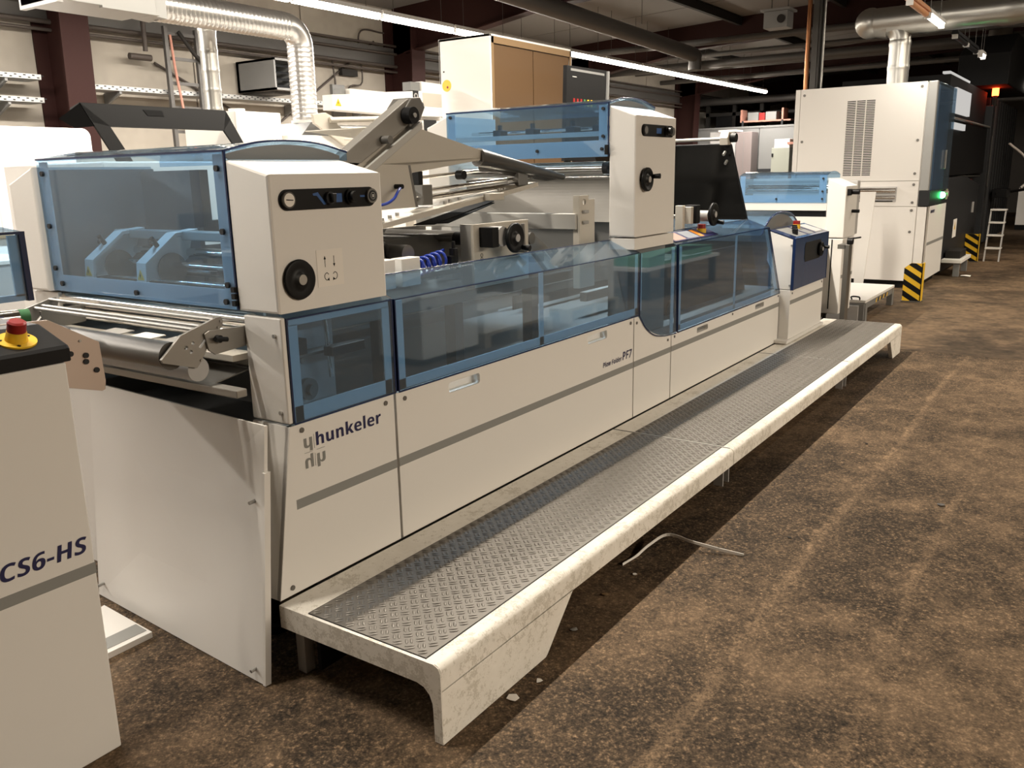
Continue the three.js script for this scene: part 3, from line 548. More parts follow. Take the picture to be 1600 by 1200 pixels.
  part(up, 'air_hose', tube([[2.78, 1.555, -2.47], [2.74, 1.54, -2.45], [2.70, 1.51, -2.44], [2.64, 1.49, -2.44], [2.55, 1.49, -2.46]], .006, 24, 8), M.blueHose);
  part(up, 'hose_fitting', cylZ(2.78, 1.558, -2.5, -2.46, .010, 12), M.black);
  // sloping V-shaped guide table
  const yT = (x) => 1.37 + (x - 2.4) * .115;
  const tb = part(pf, 'guide_table', [plate([[2.30, yT(2.30), -2.47], [3.42, yT(3.42), -2.50], [3.92, yT(3.92), -2.52], [3.92, yT(3.92), -2.60], [3.40, yT(3.40), -2.85], [2.30, yT(2.30), -3.2]].map(p => [p[0], p[1], p[2]]), .022), bx(3.40, 3.52, 1.478, 1.512, -2.50, -2.46, .003)], M.creamMetal, 'cream V-shaped guide table');
  for (const [x, z] of [[2.72, -2.53], [2.79, -2.55], [2.86, -2.57], [3.18, -2.56], [3.24, -2.58], [3.30, -2.57], [3.60, -2.55], [3.66, -2.56]]) part(tb, 'screw', cylY(x, z, yT(x) + .01, yT(x) + .024, .009, 8), M.steel);
  part(tb, 'clamp_block', [bx(3.05, 3.12, 1.47, 1.56, -2.66, -2.58, .004), bx(3.75, 3.84, 1.54, 1.62, -2.60, -2.53, .004)], M.steelDull);
  for (const [y, z, r] of [[1.545, -2.62, .009], [1.515, -2.60, .012], [1.60, -2.68, .008]]) part(tb, 'guide_rod', rod([3.0, y - .02, z - .02], [3.80, y + .035, z + .05], r, 12), M.chrome);
  part(tb, 'adjusting_knob', cylZ(3.36, 1.60, -2.62, -2.58, .022, 14), M.black); part(tb, 'adjusting_knob', bx(3.05, 3.08, 1.56, 1.62, -2.64, -2.60, .003), M.black);
  part(pf, 'cross_beam', bx(3.945, 4.0, 1.31, 1.392, -3.40, -2.31, .004), M.alu, 'pale metal cross beam');
  part(pf, 'post', [bx(3.966, 3.975, 1.0, 1.484, -2.335, -2.30), ext([[3.968, 1.0], [4.125, 1.0], [4.125, 1.462], [4.06, 1.462], [4.06, 1.484], [3.968, 1.484]], 'xy', -2.31, -2.295, .001, [circle(4.015, 1.45, .016)])], M.creamMetal, 'pale metal post with bolts');
  for (const y of [1.345, 1.40]) part(pf, 'hex_bolt', [bx(3.99, 4.04, y - .008, y + .008, -2.295, -2.28, .003)], M.steel);
  for (const [x, y, r] of [[3.70, 1.28, .03], [3.3, 1.22, .035], [2.75, 1.28, .04]]) part(pf, 'guide_roller', cylZ(x, y, -3.4, -2.42, r, 18), M.steelDull);
  part(pf, 'inner_beam', [bx(3.7, 3.78, 1.16, 1.20, -3.4, -2.4), bx(2.3, 4.2, 1.36, 1.42, -3.46, -3.40)], M.dark);
  for (const k of [0, 1]) part(pf, 'drive_belt', plate([[3.0 + k * .1, 1.385, -2.60], [3.1 + k * .1, 1.383, -2.56], [4.12, 1.475 - k * .015, -2.95], [4.08, 1.475 - k * .015, -3.0]], .004), M.blackMatte);
  // hand wheel carrier
  const hc = part(pf, 'wheel_carrier', ext([[3.108, 1.10], [3.552, 1.10], [3.552, 1.384], [3.108, 1.384]], 'xy', -2.36, -2.345, .001), M.creamMetal, 'pale metal plate carrying a hand wheel');
  part(hc, 'plate_edge', bx(3.108, 3.13, 1.10, 1.384, -2.42, -2.36), M.alu);
  part(hc, 'clamp_lever', [cylZ(3.46, 1.25, -2.345, -2.30, .018, 16), rod([3.46, 1.25, -2.31], [3.452, 1.37, -2.31], .009, 10)], M.steelDull);
  part(hc, 'counter', [bx(3.15, 3.20, 1.28, 1.37, -2.345, -2.27, .004)], M.black); part(hc, 'counter', [cylZ(3.24, 1.325, -2.345, -2.275, .045, 24)], M.midGrey);
  handwheel(hc, 3.30, 1.315, -2.252, .068, [.045, -.045, .05]);
  part(hc, 'marking', [ring(3.165, 1.226, -2.344, .008, .001), ring(3.165, 1.244, -2.344, .008, .001)], M.black);
  part(pf, 'spindle', cylZ(3.14, 1.318, -3.4, -2.42, .016, 14), M.steelDull); part(pf, 'spindle_boot', cylZ(3.14, 1.318, -2.47, -2.42, .03, 16), M.black);
  part(pf, 'coiled_hose', tube([...Array(49)].map((_, i) => [2.70 + i * .0045, 1.225 + .035 * Math.cos(i * .785) + i * .0006, -2.36 + .03 * Math.sin(i * .785)]), .006, 260, 6), M.blueHose, 'blue coiled air hose');
  part(pf, 'valve', [cylY(2.98, -2.36, 1.20, 1.29, .02, 14), cylY(2.98, -2.36, 1.29, 1.32, .008, 8), bx(2.94, 2.97, 1.22, 1.26, -2.37, -2.34, .003)], M.black);
  part(pf, 'terminal_box', bx(2.40, 2.535, 1.17, 1.285, -2.36, -2.30, .004), M.white); part(pf, 'terminal_box', bx(2.572, 2.685, 1.17, 1.282, -2.36, -2.30, .004), M.white);
  part(pf, 'hose', tube([[2.55, 1.27, -2.4], [2.62, 1.33, -2.45], [2.70, 1.31, -2.5], [2.73, 1.22, -2.5]], .012, 20, 8), M.dark);
  part(pf, 'trough_plate', [plate([[2.32, 1.33, -2.6], [3.9, 1.33, -2.6], [3.9, 1.19, -2.42], [2.32, 1.19, -2.42]], .006)], M.steelDull);
  // ---- under the second cover
  part(pf, 'transport_roller', cylZ(4.30, 1.622, -3.32, -2.33, .036, 28), M.chrome); part(pf, 'roller_bearing', [cylZ(4.30, 1.622, -2.33, -2.30, .032, 20), cylZ(4.30, 1.622, -2.30, -2.25, .012, 12)], M.charcoal);
  part(pf, 'transport_roller', cylZ(4.33, 1.575, -3.32, -2.26, .012, 16), M.chrome);
  part(pf, 'curved_sheet', (() => { const s = new THREE.Shape(); s.moveTo(4.30, 1.33); s.quadraticCurveTo(4.36, 1.46, 4.34, 1.57); s.lineTo(4.345, 1.57); s.quadraticCurveTo(4.366, 1.46, 4.306, 1.33); return ext(s, 'xy', -3.32, -2.262, 0, [], 14); })(), M.plateGrey, 'pale curved guide sheet');
  part(pf, 'cross_rail', [bx(4.25, 4.29, 1.79, 1.815, -3.32, -2.26), bx(4.40, 4.44, 1.70, 1.76, -3.32, -2.26)], M.alu);
  part(pf, 'inner_plate', bx(4.66, 4.68, 1.3, 1.66, -3.32, -2.26), M.midGrey);
  for (const z of [-3.05, -2.82, -2.55, -2.38]) part(pf, 'clamp_block', [bx(4.30, 4.37, 1.81, 1.85, z - .03, z + .03, .004), cylY(4.335, z, 1.85, 1.88, .014, 10)], M.charcoal);
  part(pf, 'guide_rod', cylZ(4.42, 1.84, -3.32, -2.26, .01, 12), M.chrome);
  part(pf, 'cross_plate', bx(4.38, 4.40, 1.0, 1.33, -3.32, -2.27), M.greyPaint);
  // ---- outfeed half: control panel on the slanted guard, hand wheel, raised smoked hood
  const yS = (z) => 1.178 + (ZF - z) * .397;
  const pl = (x0, x1, z0, z1, t = .003) => plate([[x0, yS(z0) + .004, z0], [x1, yS(z0) + .004, z0], [x1, yS(z1) + .004, z1], [x0, yS(z1) + .004, z1]], t);
  const cp = part(pf, 'control_panel', pl(4.78, 5.45, ZF - .02, ZF - .125, .006), M.navy);
  part(cp, 'touch_screen', pl(5.0, 5.16, ZF - .03, ZF - .115, .008), M.screenGlow, 'lit pale display'); part(cp, 'key_field', pl(4.80, 4.96, ZF - .03, ZF - .115, .008), M.panelGlow, 'glowing warm key field'); part(cp, 'key_field', pl(5.18, 5.24, ZF - .03, ZF - .115, .008), M.orange);
  part(cp, 'emergency_stop', [cylY(5.325, ZF - .085, 1.20, 1.235, .03, 20)], M.yellow); part(cp, 'stop_button', cylY(5.325, ZF - .085, 1.235, 1.262, .026, 20), M.red, 'red mushroom button');
  const h2 = part(pf, 'wheel_carrier', [bx(5.16, 5.20, 1.20, 1.385, -2.29, -2.24, .003), bx(5.20, 5.24, 1.27, 1.375, -2.27, -2.2, .003)], M.creamMetal);
  part(h2, 'counter', bx(5.24, 5.30, 1.27, 1.385, -2.26, -2.18, .004), M.black); part(h2, 'counter', cylZ(5.40, 1.31, -2.26, -2.16, .035, 20), M.midGrey);
  handwheel(h2, 5.45, 1.318, -2.15, .075, [.05, -.05, .05]);
  part(h2, 'spindle', cylZ(5.3, 1.31, -3.2, -2.26, .014, 12), M.steelDull);
  const hood = part(pf, 'smoked_hood', [plate([[5.985, 1.77, -2.25], [6.375, 1.235, -2.25], [6.375, 1.235, -3.35], [5.985, 1.77, -3.35]], .008)], M.smoke, 'dark smoked hood swung up');
  part(hood, 'hood_edge', [rod([5.985, 1.772, -2.25], [5.985, 1.772, -3.35], .006, 8), rod([5.985, 1.77, -2.25], [6.375, 1.235, -2.25], .006, 8)], M.charcoal);
  part(hood, 'hood_bolt', [rod([5.98, 1.72, -2.29], [5.95, 1.70, -2.29], .01, 8), rod([6.02, 1.66, -2.29], [5.99, 1.64, -2.29], .01, 8)], M.steel);
  part(hood, 'handle_bar', cylZ(5.90, 1.805, -3.35, -2.26, .012, 12), M.steel); part(hood, 'bar_end', [ext([[5.87, 1.765], [5.92, 1.765], [5.95, 1.80], [5.935, 1.85], [5.885, 1.85], [5.86, 1.81]], 'xy', -2.29, -2.23, .004)], M.creamMetal); part(hood, 'end_knob', cylZ(5.92, 1.81, -2.23, -2.19, .03, 16), M.black);
  part(hood, 'hood_arm', bx(5.92, 5.95, 1.75, 1.80, -2.7, -2.67), M.charcoal);
}
// ------------------------------------------------------------------ delivery module beyond the folder
const dm = thing('delivery_module', 'white module with blue control box and third tower beyond the folder', 'machine', [7.9, 0, -2.8]);
{
  const zE = -2.012;
  part(dm, 'machine_frame', [bx(6.78, 7.66, .14, .80, -3.5, -2.12), bx(7.0, 9.0, .14, 1.02, -3.4, -2.3)], M.dark);
  const lo = part(dm, 'side_panel', bx(6.752, 7.68, .272, .672, zE - .10, zE, .004), M.white); part(lo, 'stripe', bx(6.755, 7.68, .56, .592, zE, zE + .001), M.stripe, 'grey stripe');
  for (const [x, y] of [[6.80, .645], [7.63, .645]]) screwZ(lo, x, y, zE, .008);
  part(dm, 'foot_plate', bx(6.66, 7.70, .262, .285, -2.12, zE + .02, .003), M.whiteDull);
  // control box: sloping top, tinted front
  const Z0 = -1.992;
  const box = part(dm, 'control_box', ext([[Z0 - .012, .676], [Z0 - .012, 1.062], [-2.21, 1.13], [-2.21, .9], [-2.10, .676]], 'zy', 6.752, 7.675, .004), M.white);
  screwX(box, 6.752, 1.02, -2.02, .008, M.steel); screwX(box, 6.752, .71, -2.02, .008, M.steel);
  const fr = part(box, 'tinted_front', bx(6.748, 7.68, .674, 1.07, Z0 - .008, Z0, .003), new THREE.MeshPhysicalMaterial({ color: lin(.045, .075, .15), roughness: .15, specularIntensity: .7 }), 'blue tinted front');
  part(fr, 'pane_edge', [bx(6.744, 6.752, .674, 1.07, Z0 - .02, Z0 + .003), bx(7.676, 7.682, .674, 1.07, Z0 - .02, Z0 + .003), bx(6.748, 7.68, 1.066, 1.072, Z0 - .01, Z0 + .003)], M.glassEdge);
  part(fr, 'wheel_niche', ext(rrect(7.0, 7.46, .87, 1.025, .04), 'xy', Z0, Z0 + .004, .001), M.charcoal, 'dark niche around the hand wheel');
  handwheel(fr, 7.40, .945, Z0 + .02, .06, [.06, .01, .05]);
  const yb = (z) => 1.064 + (Z0 - z) * .315;
  const q = (x0, x1, z0, z1, t) => plate([[x0, yb(z0) + .004, z0], [x1, yb(z0) + .004, z0], [x1, yb(z1) + .004, z1], [x0, yb(z1) + .004, z1]], t);
  const tp = part(box, 'tinted_top', q(6.75, 7.678, Z0, -2.205, .006), M.glassEdge);
  part(tp, 'key_field', q(6.86, 7.60, Z0 - .03, -2.19, .008), M.greyPaint, 'grey control field'); part(tp, 'key_field', q(7.42, 7.62, Z0 - .04, -2.18, .012), M.midGrey);
  part(tp, 'screen_strip', [q(7.15, 7.18, Z0 - .03, -2.19, .012), q(7.36, 7.39, Z0 - .03, -2.19, .012)], M.navy);
  for (const [x, z] of [[6.95, -2.06], [7.04, -2.09], [7.13, -2.12]]) part(tp, 'rotary_switch', [cylY(x, z, yb(z), yb(z) + .03, .022, 14), bx(x - .008, x + .008, yb(z) + .03, yb(z) + .05, z - .02, z + .02, .003)], M.black);
  part(tp, 'emergency_stop', cylY(7.28, -2.15, 1.11, 1.15, .03, 18), M.yellow); part(tp, 'stop_button', cylY(7.28, -2.15, 1.15, 1.178, .028, 18), M.red, 'red mushroom button');
  // arched tinted lid behind the box
  const s = new THREE.Shape(); s.moveTo(6.62, 1.10); s.quadraticCurveTo(6.80, 1.26, 7.10, 1.262); s.quadraticCurveTo(7.38, 1.26, 7.60, 1.12); s.lineTo(7.585, 1.12); s.quadraticCurveTo(7.37, 1.25, 7.10, 1.252); s.quadraticCurveTo(6.81, 1.25, 6.635, 1.10);
  const lid = part(dm, 'arched_lid', ext(s, 'xy', -3.3, -2.22, 0, [], 16), M.glassBlue, 'blue tinted arched lid');
  const s2 = new THREE.Shape(); s2.moveTo(6.68, 1.10); s2.quadraticCurveTo(6.83, 1.238, 7.10, 1.24); s2.quadraticCurveTo(7.36, 1.238, 7.54, 1.12);
  part(lid, 'lid_end', ext(s2, 'xy', -2.245, -2.235, 0, [], 16), M.greyPaint);
  part(lid, 'pane_edge', tube([[6.62, 1.10, -2.22], [6.8, 1.215, -2.22], [7.10, 1.257, -2.22], [7.38, 1.222, -2.22], [7.60, 1.12, -2.22]], .007, 24, 6), M.glassEdge);
  // third tower
  const t3 = part(dm, 'tower', ext([[ZF, .945], [ZF, 1.425], [-2.265, 1.50], [-2.265, .945]], 'zy', 8.60, 9.04, .008), M.white);
  part(t3, 'knob', [cylZ(8.72, 1.372, ZF, ZF + .09, .025, 14), bx(8.64, 8.70, 1.34, 1.40, ZF, ZF + .03, .004)], M.black); part(t3, 'knob', cylZ(8.86, 1.185, ZF, ZF + .07, .016, 12), M.black);
  const t3b = part(dm, 'tower_base', bx(8.60, 9.04, .215, .937, -2.265, ZF, .006), M.white);
  part(t3b, 'stripe', bx(8.605, 9.04, .56, .592, ZF, ZF + .001), M.stripe);
  part(t3b, 'door_gap', bx(8.596, 8.604, .26, .93, -2.198, -2.188), M.black);
  part(dm, 'tower', ext([[-3.30, .2], [-3.13, .2], [-3.13, 1.50], [-3.30, 1.44]], 'zy', 8.60, 9.04, .008), M.white);
  part(dm, 'side_panel', bx(7.68, 8.6, .30, 1.02, -2.29, -2.265, .004), M.white);
  part(dm, 'rear_box', bx(9.05, 9.16, .95, 1.47, -2.4, -2.10, .008), M.midGrey);
  part(dm, 'delivery_slot', [bx(8.60, 8.66, 1.20, 1.27, -3.13, -2.265), bx(8.61, 8.64, 1.0, 1.14, -3.13, -2.265)], M.whiteDull); part(dm, 'delivery_slot', bx(8.63, 8.66, 1.135, 1.20, -3.13, -2.285), M.black);
  // tinted cover between the towers
  const x0 = 8.598, a = new THREE.Shape(); a.moveTo(x0, 1.535); a.quadraticCurveTo(8.83, 1.60, 9.06, 1.535); a.lineTo(9.06, 1.50); a.lineTo(9.054, 1.50); a.lineTo(9.054, 1.53); a.quadraticCurveTo(8.83, 1.594, x0, 1.528);
  const c3 = part(dm, 'tinted_cover', [ext(a, 'xy', -3.13, -2.275), bx(x0 - .006, x0, 1.275, 1.535, -3.13, -2.275)], M.glassBlue, 'blue tinted cover, the farthest one');
  part(c3, 'bracket_strip', [bx(x0 + .002, x0 + .008, 1.275, 1.345, -3.12, -2.28), bx(x0 + .002, x0 + .008, 1.345, 1.53, -2.345, -2.28), bx(x0 + .002, x0 + .008, 1.345, 1.53, -3.12, -3.07)], M.backBlue);
  for (const [y, z] of [[1.50, -2.31], [1.38, -2.31], [1.31, -2.31], [1.31, -2.75]]) screwX(c3, x0 - .006, y, z, .010);
  part(dm, 'cross_rail', [bx(8.70, 8.74, 1.45, 1.48, -3.12, -2.28), bx(8.66, 8.70, 1.36, 1.38, -3.12, -2.28)], M.alu);
  for (const [x, y] of [[8.8, 1.42], [8.72, 1.40]]) part(dm, 'transport_roller', cylZ(x, y, -3.12, -2.28, .02, 16), M.chrome);
  part(dm, 'inner_plate', bx(8.98, 9.0, 1.25, 1.5, -3.12, -2.28), M.whiteDull);
  for (const x of [6.9, 8.9]) for (const z of [-2.3, -3.2]) part(dm, 'levelling_foot', [cylY(x, z, 0, .03, .05, 14), cylY(x, z, .03, .22, .02, 10)], M.black);
  // post with clamp at the front of the tower
  const po = part(dm, 'post', bx(8.40, 8.52, .03, .90, -2.03, -1.985, .004), M.steelDull, 'bare steel post');
  part(po, 'clamp_knob', [cylZ(8.47, .93, -2.02, -1.97, .03, 14), rod([8.47, .95, -2.0], [8.62, .955, -1.94], .008, 8)], M.black);
  part(po, 'post_foot', bx(8.34, 8.58, 0, .03, -2.08, -1.95, .004), M.whiteDull);
  part(dm, 'clamp_bracket', bx(8.40, 8.60, .86, .90, -2.09, -2.02), M.steelDull);
}
// ------------------------------------------------------------------ step platforms along the machine
M.tread = std(lin(.20, .185, .165), .46, .6);
const barGeo = new THREE.SphereGeometry(1, 8, 5, 0, Math.PI * 2, 0, Math.PI / 2); barGeo.scale(.0150, .0036, .0048);
function platform(x0, x1, label, legs) {
  const t = thing('step_platform', label, 'platform', [(x0 + x1) / 2, 0, -1.76], 'step platform sections');
  const Y = .254, s = new THREE.Shape();
  s.moveTo(-2.085, .176); s.lineTo(-1.445, .176); s.lineTo(-1.445, .172); s.lineTo(-1.414, .172); s.lineTo(-1.414, Y - .026); s.absarc(-1.440, Y - .026, .026, 0, Math.PI / 2); s.lineTo(-2.085, Y);
  part(t, 'frame', ext(s, 'zy', x0, x1, .002), M.scuffed);
  const a = x0 + .012, b = x1 - .006;
  part(t, 'tread_plate', [bx(a, b, Y - .004, Y + .0016, -1.962, -1.478)], M.tread, 'worn steel tread plate');
  part(t, 'plate_gap', [bx(a, b, Y - .004, Y + .0004, -1.478, -1.474), bx(a - .004, a, Y - .004, Y + .0004, -1.962, -1.474), bx(a, b, Y - .004, Y + .0004, -1.966, -1.962)], M.black);
  if (legs !== 'right') part(t, 'section_gap', bx(x1 - .004, x1 + .004, Y - .006, Y + .0012, -2.085, -1.436), M.black);
  // raised pairs of bars, set at plus and minus 45 degrees
  const pos = [], c = .0345, d = c / Math.SQRT2;
  const nI = Math.ceil((b - a) / d), nJ = Math.ceil(.47 / d);
  for (let i = 0; i < nI; i++) for (let j = 0; j < nJ; j++) {
    if ((i + j) % 2) continue;
    const x = a + .018 + i * d, z = -1.945 + j * d; if (x > b - .015 || z > -1.493) continue;
    const turn = (j % 2) ? 1 : -1;
    for (const o of [-.0072, .0072]) pos.push([x + o * Math.SQRT1_2, z - turn * -o * Math.SQRT1_2, turn]);
  }
  const im = new THREE.InstancedMesh(barGeo, M.tread, pos.length), m = new THREE.Matrix4(), qq = new THREE.Quaternion(), up = new THREE.Vector3(0, 1, 0), one = new THREE.Vector3(1, 1, 1);
  pos.forEach(([x, z, k], i) => { qq.setFromAxisAngle(up, k * Math.PI / 4); m.compose(new THREE.Vector3(x - (x0 + x1) / 2, Y + .0014, z + 1.76), qq, one); im.setMatrixAt(i, m); });
  im.name = 'tread_pattern'; im.userData.kind = 'stuff'; im.castShadow = im.receiveShadow = true; t.add(im);
  if (legs === 'left') {
    part(t, 'leg', ext([[x0, 0], [2.212, 0], [2.225, .008], [2.398, .176], [x0, .176]], 'xy', -1.444, -1.414, .002), M.scuffed);
    part(t, 'end_profile', ext([[-2.085, .2535], [-2.085, .176], [-1.505, .176], [-1.478, .169], [-1.458, .150], [-1.447, .122], [-1.4445, .002], [-1.4145, .002], [-1.4145, .228], [-1.422, .246], [-1.440, .2535]], 'zy', x0 - .003, x0 + .012), M.scuffed);
  }
  if (legs === 'right') part(t, 'leg', ext([[x1, 0], [x1, .176], [7.60, .176], [7.62, .172], [7.76, .008], [7.772, 0]].reverse(), 'xy', -1.444, -1.414, .002), M.scuffed);
  for (const x of legs === 'left' ? [x0 + .06, x1 - .03] : [x0 + .04, x1 - .05]) { part(t, 'support', bx(x - .02, x + .02, 0, .176, -2.07, -2.03, .003), M.midGrey); part(t, 'stay', bx(x - .004, x + .004, .06, .176, -1.50, -1.452), M.midGrey); }
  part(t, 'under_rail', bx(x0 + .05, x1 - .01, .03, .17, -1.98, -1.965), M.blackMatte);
}
platform(1.660, 3.962, 'nearest step platform section with patterned tread plate and slanted front leg', 'left');
platform(3.968, 6.288, 'middle step platform section between two cross seams', 'mid');
platform(6.294, 8.068, 'farthest step platform section with a leg at its far end', 'right');

// ------------------------------------------------------------------ foreground cutter module at the left edge
const cm = thing('cutter_module', 'white cabinet at the left edge with black console top and emergency stop', 'machine', [.2, 0, -2.6]);
{
  const z = -2.206;
  const b = part(cm, 'cabinet', bx(-.62, 1.147, 0, 1.147, -2.60, z, .006), M.white);
  part(b, 'stripe', bx(-.62, 1.146, .551, .583, z, z + .001), M.stripe, 'grey stripe');
  part(b, 'lettering', letters('CS6-HS', fontBold, .8985, .620, z + .0014, .046, .226, .18), M.navy, 'navy blue italic type name');
  const c = part(cm, 'console_top', ext([[-2.196, 1.150], [-2.196, 1.184], [-2.204, 1.192], [-2.335, 1.236], [-2.60, 1.236], [-2.60, 1.150]].reverse(), 'zy', -.62, 1.158, .006), M.black, 'black sloping console top');
  const g = new THREE.Group();
  const n = new THREE.Vector3(0, Math.cos(.324), Math.sin(.324)), o = new THREE.Vector3(1.058, 1.2125, -2.262);
  const at = (h) => o.clone().addScaledVector(n, h).toArray();
  const r = part(c, 'emergency_stop', rod(at(-.004), at(.0035), .047, 36), M.yellow, 'yellow ring');
  part(c, 'stop_collar', rod(at(.003), at(.028), .027, 28, .023), M.yellow);
  part(c, 'stop_button', [rod(at(.026), at(.052), .022, 28), rod(at(.052), at(.056), .022, 28, .017)], M.red, 'red mushroom button');
  for (const k of [.3, 1.6, 2.9, 4.4]) { const d = new THREE.Vector3(Math.cos(k), -Math.sin(k) * Math.sin(.324) * -1, 0); const q = o.clone().addScaledVector(n, .004).add(new THREE.Vector3(Math.cos(k) * .037, Math.sin(k) * .037 * Math.sin(.324), -Math.sin(k) * .037 * Math.cos(.324))); part(r, 'ring_mark', rod(q.toArray(), q.clone().addScaledVector(n, .0006).toArray(), .0055, 4), M.black); }
  // bracket plate behind the console
  const p = part(cm, 'bracket_plate', ext([[.95, 1.245], [1.215, 1.232], [1.335, 1.158], [1.352, 1.148], [1.357, 1.03], [1.352, 1.005], [1.342, 1.002], [1.20, 1.045], [.95, 1.06]].reverse(), 'xy', -2.412, -2.40, .001), M.bracketPlate, 'bare metal plate with bolts');
  for (const [x, y] of [[1.262, 1.128], [1.306, 1.116], [1.304, 1.098], [1.332, 1.068]]) part(p, 'bolt', [cylZ(x, y, -2.40, -2.394, .008, 12)], M.charcoal);
  part(p, 'bolt', cylZ(1.295, 1.16, -2.4, -2.396, .004, 8), M.steel);
  // tinted guard above
  const gd = part(cm, 'tinted_cover', [bx(.2, 1.2, 1.288, 1.468, -2.45, -2.445), plate([[.2, 1.472, -2.445], [1.205, 1.472, -2.445], [1.205, 1.50, -2.75], [.2, 1.50, -2.75]], .004)], M.glassBlue, 'blue tinted guard at the left edge');
  part(gd, 'pane_edge', [bx(1.192, 1.207, 1.286, 1.474, -2.462, -2.441), bx(.2, 1.207, 1.468, 1.475, -2.455, -2.44)], M.glassEdge);
  part(gd, 'bracket_strip', [bx(1.165, 1.192, 1.30, 1.465, -2.458, -2.452), bx(.2, 1.19, 1.288, 1.305, -2.458, -2.452)], M.backBlue);
  part(cm, 'inner_plate', bx(.2, 1.19, 1.25, 1.46, -3.4, -3.38), M.midGrey);
  part(cm, 'shelf', bx(.2, 1.04, 1.262, 1.284, -3.45, -2.42, .003), M.whiteDull); part(cm, 'roll_cradle', bx(1.02, 1.28, 1.186, 1.198, -2.68, -2.412, .002), M.charcoal);
  for (const [x, z] of [[.25, -3.40], [.95, -3.40], [.25, -2.66]]) part(cm, 'machine_leg', bx(x, x + .06, 0, 1.262, z, z + .06, .004), M.whiteDull);
}
{
  const r = thing('material_roll', 'small roll with green end wrapped in clear film behind the red button', 'roll', [1.18, 1.198, -2.61]);
  part(r, 'roll_end', rod([1.235, 1.2215, -2.605], [1.262, 1.2205, -2.60], .0225, 24), M.greenFelt, 'dark green end'); part(r, 'film_wrap', rod([1.08, 1.2215, -2.632], [1.235, 1.2215, -2.605], .0225, 20), M.chrome);
}
// white panel leaning against the end of the machine, and the panels beside it
{
  const A = [1.588, 0.002, -2.095], B = [1.655, 0.002, -3.16], C = [1.722, .862, -3.16], D = [1.700, .836, -2.118];
  const A2 = [1.588, .002, -2.095];
  const l = thing('loose_panel', 'large white sheet panel leaning against the end of the folding machine', 'panel', [1.62, 0, -2.6]);
  const n = [-.012, .002, -.001], off = (p) => [p[0] + n[0], p[1] + n[1], p[2] + n[2]];
  const bl = [1.640, .002, -3.16];
  part(l, 'sheet', hexa([off(A), A, [1.652, .002, -3.16], off([1.652, .002, -3.16])], [off([1.700, .846, -2.115]), [1.700, .846, -2.115], [1.722, .862, -3.14], off([1.722, .862, -3.14])]), M.white);
  part(l, 'folded_edge', hexa([[1.574, .002, -2.085], [1.596, .002, -2.083], [1.596, .002, -2.096], [1.574, .002, -2.098]], [[1.662, .70, -2.104], [1.684, .702, -2.102], [1.684, .702, -2.115], [1.662, .70, -2.117]]), M.white);
  for (const [y, z] of [[.045, -2.14], [.60, -2.16], [.62, -3.10], [.06, -3.12]]) { const x = 1.578 + y * .128 + (-2.1 - z) * .055; part(l, 'stud', rod([x + .004, y, z], [x - .022, y - .002, z], .006, 10), M.steel); }
  const f = thing('loose_panel', 'narrow white panel with grey stripe lying on the floor by the leaning sheet', 'panel', [1.5, 0, -2.85]);
  part(f, 'sheet', plate([[1.30, .012, -2.94], [1.36, .012, -2.68], [1.56, .012, -2.68], [1.58, .012, -3.02]], .022), M.white);
  part(f, 'stripe', plate([[1.34, .0238, -2.78], [1.355, .0238, -2.705], [1.555, .0238, -2.705], [1.56, .0238, -2.78]], .001), M.stripe);
}
// litter on the floor
solo('plastic_strap', 'thin white plastic strap curling out from under the platform', 'strap', [(() => { const c = new THREE.CatmullRomCurve3([[2.98, .004, -1.52], [3.072, .004, -1.509], [3.187, .022, -1.495], [3.276, .045, -1.452], [3.282, .035, -1.343], [3.303, .02, -1.235], [3.333, .004, -1.127]].map(V)); const s = new THREE.Shape(); s.moveTo(-.007, -.001); s.lineTo(.007, -.001); s.lineTo(.007, .001); s.lineTo(-.007, .001); return new THREE.ExtrudeGeometry(s, { steps: 40, extrudePath: c, bevelEnabled: false }); })()], M.paper, [3.2, 0, -1.35]);
function scrap(x, z, s, label, mat = M.paper) {
  const k = 6, pts = []; for (let i = 0; i < k; i++) { const a = i / k * Math.PI * 2, r = s * (.55 + rnd() * .6); pts.push([x + Math.cos(a) * r, .0035 + rnd() * s * .18, z + Math.sin(a) * r]); }
  const g = []; for (let i = 1; i < k - 1; i++) { const t = [pts[0], pts[i], pts[i + 1]].map(p => [...p]); g.push(plate(t, .0012)); }
  solo('paper_scrap', label, 'paper', g, mat, [x, 0, z], 'scraps on the floor');
}
scrap(1.951, -1.375, .022, 'torn white paper scrap on the floor right of the platform leg');
scrap(2.079, -1.357, .012, 'tiny pale paper scrap just beyond the torn one');
scrap(2.417, -1.424, .014, 'small grey paper scrap beneath the platform edge', M.alu);
scrap(2.711, -1.458, .016, 'yellowish scrap in the shadow under the platform', M.woodEdge);
scrap(2.93, -1.44, .010, 'white paper crumb near the curled strap');
scrap(14.23, -1.696, .09, 'crumpled white paper on the far gangway floor by the striped posts');
scrap(4.378, -.523, .02, 'flat grey chip on the gangway floor', M.pipeGrey);
scrap(3.62, -1.02, .012, 'dark speck of debris on the floor near the wheel tracks', M.dark);
scrap(5.2, -1.05, .012, 'dark crumb on the floor beyond the curled strap', M.dark);
